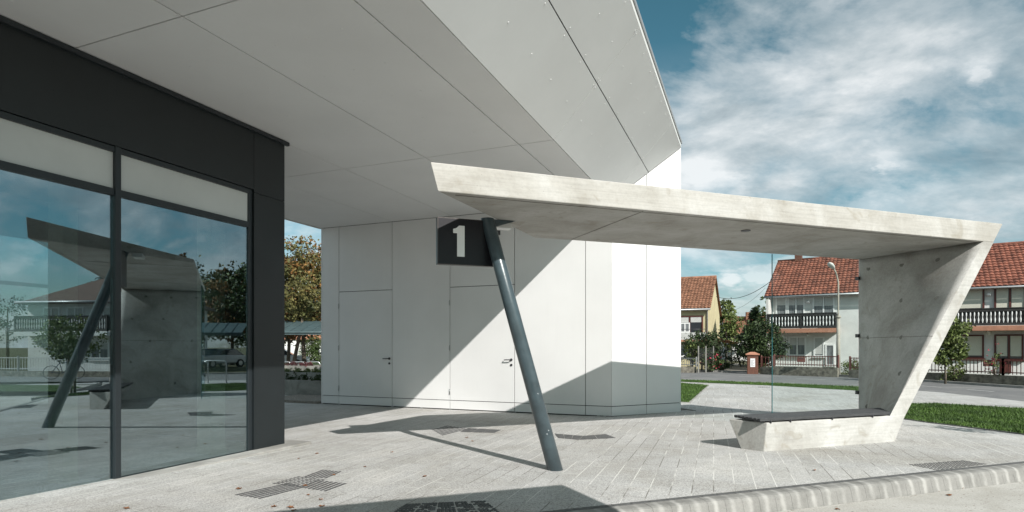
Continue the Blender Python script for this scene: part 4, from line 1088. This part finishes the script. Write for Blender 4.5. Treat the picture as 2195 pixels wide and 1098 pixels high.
rail_fence('garden_fence', 'red railing fence on a low stone wall below the leaning concrete wall on the right', [P2d(1822, 30.6), P2d(1960, 28.2), P2d(2150, 25.0), P2d(2330, 22.4)], .40, .66, 'fence_red', 'stone_wall')
rail_fence('picket_fence', 'grey wooden picket fence on a low wall in front of the yellow house', [P2d(1400, 37.0), P2d(1493, 36.0)], .38, .55, 'steel_galv', 'stone_wall', .13)
# wire fence with concrete posts
P_ = [(1497, 35.7), (1513, 36.3), (1529, 37.0), (1545, 38.5), (1556, 41.0), (1568, 45.0)]
r = thing('wire_fence', 'wire mesh fence on grey posts running back beside the yellow house', 'fence', (*P2d(*P_[0]), -.15))
O_ = Vector(P2d(*P_[0])); prev = None
for px_, Y_ in P_:
    q = Vector(P2d(px_, Y_))-O_; bm = bmesh.new(); box(bm, q.x-.035, q.x+.035, q.y-.035, q.y+.035, -.1, 1.65); obj('post', bm, 'concrete_grey', r)
    if prev is not None:
        bm = bmesh.new()
        for z in [.15*k for k in range(1, 11)]: tube(bm, [(prev.x, prev.y, z), (q.x, q.y, z)], .006, 4)
        for k in range(1, 12):
            m = prev.lerp(q, k/12); tube(bm, [(m.x, m.y, .1), (m.x, m.y, 1.5)], .005, 4)
        obj('wire_mesh', bm, 'steel_dark', r)
    prev = q
# brown pillar with a notice
x, y = P2d(1613, 34.6); r = thing('gate_pillar', 'brown pillar with cap and a white notice beside the driveway', 'pillar', (x, y, -.15), R(-20))
bm = bmesh.new(); box(bm, -.30, .30, -.25, .25, -.1, 1.12); obj('pillar', bm, 'brick_brown', r, bevel=.02)
bm = bmesh.new(); box(bm, -.38, .38, -.32, .32, 1.121, 1.20); prism(bm, [Vector((-.34, -.28, 1.20)), Vector((.34, -.28, 1.20)), Vector((.34, .28, 1.20)), Vector((-.34, .28, 1.20))], [Vector((-.12, -.1, 1.30)), Vector((.12, -.1, 1.30)), Vector((.12, .1, 1.30)), Vector((-.12, .1, 1.30))]); obj('cap', bm, 'balcony_slab', r)
bm = bmesh.new(); box(bm, -.13, .13, -.262, -.252, .42, .92); obj('notice', bm, 'paper', r)
bm = bmesh.new()
for k in range(7): box(bm, -.10, .10-.04*(k % 3), -.266, -.2622, .82-k*.055, .835-k*.055)
obj('notice_lines', bm, 'steel_dark', r)
# letter boxes on the fences
for px_, Y_, lab in ((1717, 32.3, 'small brown letter box hung on the red fence of the white house'), (2117, 25.5, 'small red letter box on the fence left of the rose bush')):
    x, y = P2d(px_, Y_); r = thing('letter_box', lab, 'letter box', (x-.05, y-.12, .62), R(-30))
    bm = bmesh.new(); box(bm, -.2, .2, -.1, .02, 0, .26); obj('box', bm, 'fence_red', r, bevel=.01)
    bm = bmesh.new(); box(bm, -.14, .14, -.106, -.101, .17, .2); obj('slot', bm, 'steel_dark', r)
# driveway
drape('driveway', strip_px([(1540, 797), (1606, 797.5), (1598, 786), (1585, 778.5), (1562, 782), (1530, 791)]), .008, 'gravel', 0)
mat('gravel_pale', (.33, .31, .27), .95, var=.3, vscale=10, bump=.5)
# ------------------------------------------------------------------ street lamp and cables
B = gnd(1797, 806); x, y = B.x, B.y; s = F/y
r = thing('street_lamp', 'tall concrete street lamp with a curved arm in front of the white house', 'street lamp', (x, y, -.15))
ztop = CZ-(600-HY)/F*y+.15; zm = CZ-(678-HY)/F*y+.15
bm = bmesh.new(); tube(bm, [(0, 0, -.1), (0, 0, zm)], [.115, .085], 14); obj('pole', bm, 'pole_concrete', r)
bm = bmesh.new(); dx = lambda p: (p-1797)/F*y; zz2 = lambda p: CZ-(p-HY)/F*y+.15
tube(bm, [(0, 0, zm-.3), (0, 0, zm+.2), (0, 0, ztop-.15), (dx(1794), 0, zz2(593)), (dx(1790), -.1, zz2(586)), (dx(1783), -.2, zz2(577))], .042, 10)
tube(bm, [(0, 0, zm-.1), (0, 0, zm+.02)], .13, 12); obj('arm', bm, 'pole_concrete', r)
bm = bmesh.new(); A = Vector((dx(1784), -.2, zz2(578))); C_ = Vector((dx(1769), -.38, zz2(566)))
d = (C_-A).normalized(); a_, b_ = frame_axes(d); rings = []
for t, rr in ((0, .04), (.12, .09), (.4, .15), (.75, .17), (1, .10), (1.04, .02)):
    c = A.lerp(C_, t); rings.append([bm.verts.new(c+a_*math.cos(th)*rr+b_*math.sin(th)*rr*.62) for th in [k*math.pi/6 for k in range(12)]])
for X_, Y_ in zip(rings, rings[1:]):
    for k in range(12): bm.faces.new((X_[k], X_[(k+1) % 12], Y_[(k+1) % 12], Y_[k]))
obj('lamp_head', bm, 'lamp_head', r, smooth=True)
def cable(label, A, B, sag, rad=.018):
    pts = []
    for k in range(17):
        t = k/16; p = A.lerp(B, t); p.z -= sag*4*t*(1-t); pts.append(p)
    bm = bmesh.new(); tube(bm, [p-A for p in pts], rad, 6); o = obj('overhead_cable', bm, 'cable'); o.location = A; tag(o, label, 'cable')
cable('thick black overhead cable sagging from the yellow gable to the white house', at(1535, 636, 47.5), at(1651, 604, 39), .55)
cable('thin overhead wire below the thick cable beside the white house', at(1545, 668, 52), at(1640, 618, 41), .5, .009)
# ------------------------------------------------------------------ left gap: planters, racks, canopy, trees, low building
def planter(label, a0, a1, b0, b1, h, leaf, seed, group='stepped concrete planters behind the station'):
    c = ab((a0+a1)/2, (b0+b1)/2, 0); z0 = -.15; T = lambda x, y, z: ab(x, y, z+0)-Vector((c.x, c.y, 0))
    root = thing('planter', label, 'planter', (c.x, c.y, z0), 0, group)
    bm = bmesh.new()
    box(bm, a0, a1, b0, b0+.12, -.1, h, T); box(bm, a0, a1, b1-.12, b1, -.1, h, T); box(bm, a0, a0+.12, b0+.12, b1-.12, -.1, h, T); box(bm, a1-.12, a1, b0+.12, b1-.12, -.1, h, T)
    obj('trough', bm, 'concrete_grey', root)
    bm = bmesh.new(); box(bm, a0+.12, a1-.12, b0+.12, b1-.12, h-.2, h-.07, T); obj('soil', bm, 'soil', root)
    rnd_ = random.Random(seed); vs, fs = [], []
    n = int((b1-b0)*7)
    for k in range(n):
        p = T(a0+.15+rnd_.random()*(a1-a0-.3), b0+.15+rnd_.random()*(b1-b0-.3), h+.02)
        v, f = foliage(p.x, p.y, p.z, .18, .18, .13, 9, 14, .035, .08, seed*100+k); o = len(vs); vs += v; fs += [tuple(i+o for i in q) for q in f]
    raw('planting', vs, fs, leaf, root)
# the gap is seen between px 612..687; planters stand beyond a=13
planter('grey concrete planter nearest the white wall with low dark plants', 15.2, 16.6, -17.5, -11.6, .52, 'leaf_dark', 31)
planter('middle concrete planter with olive ground cover', 18.0, 19.4, -20.5, -12.5, .62, 'leaf_light', 32)
planter('far concrete planter with purple leaved shrubs', 21.2, 22.6, -24, -14, .74, 'leaf_purple', 33)
bm = bmesh.new(); box(bm, 13.3, 15.1, -13.6, BL-.1, -.16, -.078, ab); tag(obj('gravel_bed', bm, 'gravel'), kind='structure')
def hoop(root_name, label, P, rz, group, w=.75, h=.80):
    r = thing(root_name, label, 'bike stand', (P.x, P.y, P.z), rz, group); bm = bmesh.new(); rr = .16
    pts = [(-w/2, 0, -.1), (-w/2, 0, h-rr)]+[(-w/2+rr-rr*math.cos(t), 0, h-rr+rr*math.sin(t)) for t in (R(30), R(60), R(90))]+[(w/2-rr+rr*math.sin(t), 0, h-rr+rr*math.cos(t)) for t in (0.0, R(30), R(60), R(90))]+[(w/2, 0, -.1)]
    tube(bm, pts, .03, 8); obj('hoop', bm, 'steel_galv', r)
    bm = bmesh.new()
    for s_ in (-w/2, w/2): tube(bm, [(s_, 0, .0), (s_, 0, .012)], .06, 12)
    obj('foot_plate', bm, 'steel_galv', r); return r
for k, px in enumerate((608, 638, 671)):
    P = Vector(((px-CX)/F*31.5, 31.5, -.15)); hoop('bike_stand', ('galvanised bike hoop half hidden by the dark pier', 'galvanised bike hoop in the middle of the gap beyond the planters', 'galvanised bike hoop nearest the white wall edge')[k], P, R(5), 'bike hoops beyond the planters')
def canopy(label, P, rz, L_, D, h, group=None):
    r = thing('bike_canopy', label, 'canopy', (P.x, P.y, P.z), rz, group)
    bm = bmesh.new(); prism(bm, [Vector((0, 0, h)), Vector((L_, 0, h)), Vector((L_, D, h+.75)), Vector((0, D, h+.75))], [Vector((0, 0, h+.05)), Vector((L_, 0, h+.05)), Vector((L_, D, h+.8)), Vector((0, D, h+.8))])
    n = int(L_/.6)
    for k in range(n+1): x_ = L_*k/n; prism(bm, [Vector((x_-.02, 0, h+.05)), Vector((x_+.02, 0, h+.05)), Vector((x_+.02, D, h+.8)), Vector((x_-.02, D, h+.8))], [Vector((x_-.02, 0, h+.09)), Vector((x_+.02, 0, h+.09)), Vector((x_+.02, D, h+.84)), Vector((x_-.02, D, h+.84))])
    obj('roof_sheet', bm, 'canopy_metal', r)
    bm = bmesh.new(); box(bm, -.02, L_+.02, -.08, -.001, h-.12, h+.05); tube(bm, [(0, -.1, h+.02), (L_, -.1, h+.02)], .06, 8); obj('front_beam', bm, 'canopy_metal', r)
    k = int(L_/5)+1
    for i in range(k+1):
        x_ = L_*i/k; bm = bmesh.new(); tube(bm, [(x_, D-.4, -.1), (x_, D-.4, h+.6)], .06, 10); tube(bm, [(x_, D-.45, h*.75), (x_, .3, h+.0)], .035, 8); obj('post', bm, 'canopy_metal', r)
    return r
x0_ = (560-CX)/F*33
canopy('grey green ribbed metal canopy roof seen in the gap beyond the planters', Vector((x0_-4, 33.2, -.15)), R(3), 12.0, 3.4, 2.42)
x, y = P2d(652, 40); tree('autumn_tree', 'tall autumn tree with yellowing leaves filling the gap above the canopy', 'tree', x, y, 9.0, 2.6, 7.0, 'leaf_autumn', 21, .11, 330, 30, .16, mix='leaf_rust')
x, y = P2d(617, 42); tree('autumn_tree', 'shorter olive autumn tree half hidden by the dark pier', 'tree', x, y, 7.6, 2.2, 5.8, 'leaf_autumn', 22, .11, 200, 28, .14, mix='leaf_rust')
x, y = P2d(634, 36.5); r = thing('bare_trunk_tree', 'young tree with a slim slanting trunk under the canopy edge', 'tree', (x, y, -.15)); bm = bmesh.new(); tube(bm, [(-.25, 0, -.1), (0, 0, 1.2), (.30, 0, 2.6), (.42, 0, 3.4)], [.15, .12, .10, .06], 8); obj('trunk', bm, 'bark', r)
vs, fs = foliage(.4, 0, 4.6, 1.4, 1.4, 1.3, 70, 24, .1, .35, 77); raw('crown', vs, fs, 'leaf_autumn', r)
x, y = P2d(664, 52); bush('hedge', 'clipped dark green conical hedge at the foot of the low building', x, y, 1.0, .9, 2.5, 'leaf_mid', 23, .07, 120, 24, 'hedge')
x, y = P2d(684, 53); bush('hedge', 'darker loose hedge right of the clipped one beside the white wall', x, y, 1.0, .9, 2.6, 'leaf_dark', 24, .08, 90, 24, 'hedge')
x, y = P2d(560, 62); r = thing('low_building', 'low pale building with a red roof band behind the hedges', 'building', (x, y, -.15), R(4))
bm = bmesh.new(); box(bm, 0, 9, 0, 6, -.1, 2.35); obj('wall', bm, 'render_white', r); bm = bmesh.new(); box(bm, -.2, 9.2, -.2, 6.2, 2.35, 3.0); obj('roof', bm, 'balcony_slab', r)
window(r, 4.6, 6.2, .9, 1.9, panes=3, blind=.8)
drape('back_lawn', strip_px([(560, 786), (720, 784), (720, 775), (560, 777)]), .012, 'lawn', 0)

# ------------------------------------------------------------------ vehicles and things right of the frame, mirrored in the glazing
def car(label, P, rz, paint, group):
    r = thing('parked_car', label, 'car', (P.x, P.y, P.z), rz, group)
    prof = [(-2.1, .32), (-2.12, .62), (-2.0, .86), (-1.75, .94), (-1.2, 1.40), (-.9, 1.46), (.35, 1.44), (1.05, .98), (1.95, .84), (2.12, .62), (2.12, .34)]
    lo = [(-2.1, .32), (-2.12, .62), (-2.0, .86), (-1.75, .94), (1.05, .98), (1.95, .84), (2.12, .62), (2.12, .34)]
    bm = bmesh.new(); prism(bm, [Vector((x, -.84, z)) for x, z in lo], [Vector((x, .84, z)) for x, z in lo]); obj('body', bm, paint, r, bevel=.07)
    cab = [(-1.78, .93), (-1.2, 1.38), (.35, 1.40), (1.05, .95)]
    bm = bmesh.new(); a = [Vector((x, -(.80 if z < 1 else .64), z)) for x, z in cab]; b = [Vector((x, (.80 if z < 1 else .64), z)) for x, z in cab]; prism(bm, a, b); obj('greenhouse', bm, 'car_glass', r, bevel=.04)
    bm = bmesh.new(); box(bm, -1.15, .32, -.62, .62, 1.385, 1.45); obj('roof', bm, paint, r, bevel=.03)
    for sx in (-1.3, 1.3):
        for sy in (-.82, .82):
            bm = bmesh.new(); tube(bm, [(sx, sy-.1, .32), (sx, sy+.1, .32)], .32, 20); w = obj('wheel', bm, 'tyre', r); bm = bmesh.new(); tube(bm, [(sx, sy-.105, .32), (sx, sy+.105, .32)], .19, 14); obj('rim', bm, 'rim', w)
    for sy in (-.6, .6):
        bm = bmesh.new(); box(bm, 2.07, 2.14, sy-.16, sy+.16, .60, .74); obj('headlight', bm, 'pvc_white', r, bevel=.02)
        bm = bmesh.new(); box(bm, -2.15, -2.08, sy-.14, sy+.14, .66, .84); obj('tail_light', bm, 'flower', r, bevel=.02)
    bm = bmesh.new(); box(bm, 2.12, 2.14, -.26, .26, .40, .51); obj('number_plate', bm, 'paper', r)
    return r
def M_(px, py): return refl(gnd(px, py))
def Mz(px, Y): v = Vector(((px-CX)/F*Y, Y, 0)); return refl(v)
face = lambda P: math.atan2(P.y, P.x)+R(90)          # local x across the view, local -y... front towards the station
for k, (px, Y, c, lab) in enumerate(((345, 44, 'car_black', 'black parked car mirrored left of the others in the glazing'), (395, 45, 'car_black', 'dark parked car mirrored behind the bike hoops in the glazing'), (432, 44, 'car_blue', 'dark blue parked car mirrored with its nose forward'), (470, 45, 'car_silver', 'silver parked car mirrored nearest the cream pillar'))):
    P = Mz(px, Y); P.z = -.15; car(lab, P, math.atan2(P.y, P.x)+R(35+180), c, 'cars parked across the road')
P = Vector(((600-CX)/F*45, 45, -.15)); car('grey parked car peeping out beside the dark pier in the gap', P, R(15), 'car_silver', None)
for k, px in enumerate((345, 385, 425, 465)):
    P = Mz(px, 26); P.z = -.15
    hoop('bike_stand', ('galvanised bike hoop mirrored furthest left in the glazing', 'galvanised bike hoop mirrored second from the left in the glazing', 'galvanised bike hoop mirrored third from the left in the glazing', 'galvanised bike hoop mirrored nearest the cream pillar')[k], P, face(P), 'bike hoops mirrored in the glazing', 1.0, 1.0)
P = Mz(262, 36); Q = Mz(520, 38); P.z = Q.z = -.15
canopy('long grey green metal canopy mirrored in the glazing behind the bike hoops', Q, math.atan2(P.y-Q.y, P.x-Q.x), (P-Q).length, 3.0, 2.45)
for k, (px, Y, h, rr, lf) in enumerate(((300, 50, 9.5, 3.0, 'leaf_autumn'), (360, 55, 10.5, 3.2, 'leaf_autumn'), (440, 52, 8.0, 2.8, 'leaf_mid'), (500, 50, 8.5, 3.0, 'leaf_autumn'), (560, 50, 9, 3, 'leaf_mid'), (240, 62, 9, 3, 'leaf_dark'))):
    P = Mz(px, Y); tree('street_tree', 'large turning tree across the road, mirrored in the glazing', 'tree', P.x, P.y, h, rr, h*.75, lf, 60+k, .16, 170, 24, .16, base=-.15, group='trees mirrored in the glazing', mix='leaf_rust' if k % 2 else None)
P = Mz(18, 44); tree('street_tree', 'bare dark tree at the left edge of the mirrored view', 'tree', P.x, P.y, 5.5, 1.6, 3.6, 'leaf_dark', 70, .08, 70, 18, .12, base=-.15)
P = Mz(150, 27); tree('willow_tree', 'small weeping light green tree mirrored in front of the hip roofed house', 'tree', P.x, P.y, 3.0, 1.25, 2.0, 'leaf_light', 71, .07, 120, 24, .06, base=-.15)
# hip roofed house
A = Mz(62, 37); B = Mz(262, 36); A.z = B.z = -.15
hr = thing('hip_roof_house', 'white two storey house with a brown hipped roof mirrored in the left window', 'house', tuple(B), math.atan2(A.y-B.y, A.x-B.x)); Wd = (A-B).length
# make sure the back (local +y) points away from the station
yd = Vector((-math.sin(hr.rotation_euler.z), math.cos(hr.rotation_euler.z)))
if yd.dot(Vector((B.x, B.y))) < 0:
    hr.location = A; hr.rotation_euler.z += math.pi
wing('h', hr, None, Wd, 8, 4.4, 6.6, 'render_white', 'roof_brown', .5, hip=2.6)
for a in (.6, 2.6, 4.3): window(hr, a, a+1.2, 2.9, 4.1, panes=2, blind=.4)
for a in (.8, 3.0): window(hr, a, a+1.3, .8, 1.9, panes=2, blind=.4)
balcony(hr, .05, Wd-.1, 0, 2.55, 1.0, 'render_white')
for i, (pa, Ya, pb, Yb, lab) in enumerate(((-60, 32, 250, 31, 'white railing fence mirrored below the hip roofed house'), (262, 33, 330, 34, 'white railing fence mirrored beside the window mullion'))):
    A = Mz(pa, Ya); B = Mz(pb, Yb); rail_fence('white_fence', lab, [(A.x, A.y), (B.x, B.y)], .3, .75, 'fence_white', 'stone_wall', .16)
# sapling with stake, bicycle
P = Mz(158, 18); tree('sapling', 'staked young sapling with orange tie mirrored in the left window', 'tree', P.x, P.y, 1.9, .35, .8, 'leaf_mid', 73, .05, 24, 16, .025, limbs=3)
bm = bmesh.new(); tube(bm, [(0, 0, -.1), (0, 0, 1.5)], .035, 8); o = obj('stake', bm, 'bark'); o.location = (P.x+.12, P.y+.1, g(P.x, P.y)); tag(o, 'wooden stake beside the mirrored sapling', 'stake')
def bicycle(P, rz, label):
    r = thing('bicycle', label, 'bicycle', (P.x, P.y, P.z), rz)
    for sx in (-.52, .52):
        bm = bmesh.new(); pts = [(sx+.33*math.cos(t), 0, .34+.33*math.sin(t)) for t in [k*math.pi/12 for k in range(25)]]; tube(bm, pts, .016, 6, False)
        for k in range(8): t = k*math.pi/4; tube(bm, [(sx, 0, .34), (sx+.32*math.cos(t), 0, .34+.32*math.sin(t))], .002, 3)
        obj('wheel', bm, 'tyre', r)
    bm = bmesh.new()
    for a, b in (((-.52, 0, .34), (-.05, 0, .30)), ((-.52, 0, .34), (-.18, 0, .80)), ((-.05, 0, .30), (-.20, 0, .88)), ((-.05, 0, .30), (.38, 0, .78)), ((-.18, 0, .80), (.36, 0, .86)), ((.52, 0, .34), (.35, 0, .98))): tube(bm, [a, b], .016, 6)
    obj('frame', bm, 'car_blue', r)
    bm = bmesh.new(); tube(bm, [(.28, -.28, 1.0), (.36, -.1, 1.0), (.36, .1, 1.0), (.28, .28, 1.0)], .014, 6); obj('handlebar', bm, 'steel_dark', r)
    bm = bmesh.new(); lathe(bm, [(.03, 0), (.10, .02), (.08, .06), (.01, .07)], (-.21, 0, .88), 10); obj('saddle', bm, 'steel_dark', r)
P = Mz(140, 29); P.z = -.15; bicycle(P, face(P), 'bicycle parked at the kerb, mirrored behind the sapling')
# grass island mirrored in front of the road
isl = [Mz(px, Y) for px, Y in ((-120, 19), (130, 19.5), (200, 22), (150, 24.5), (-120, 25))]
drape('mirrored_lawn', [(p.x, p.y) for p in isl], .012, 'lawn', 0)
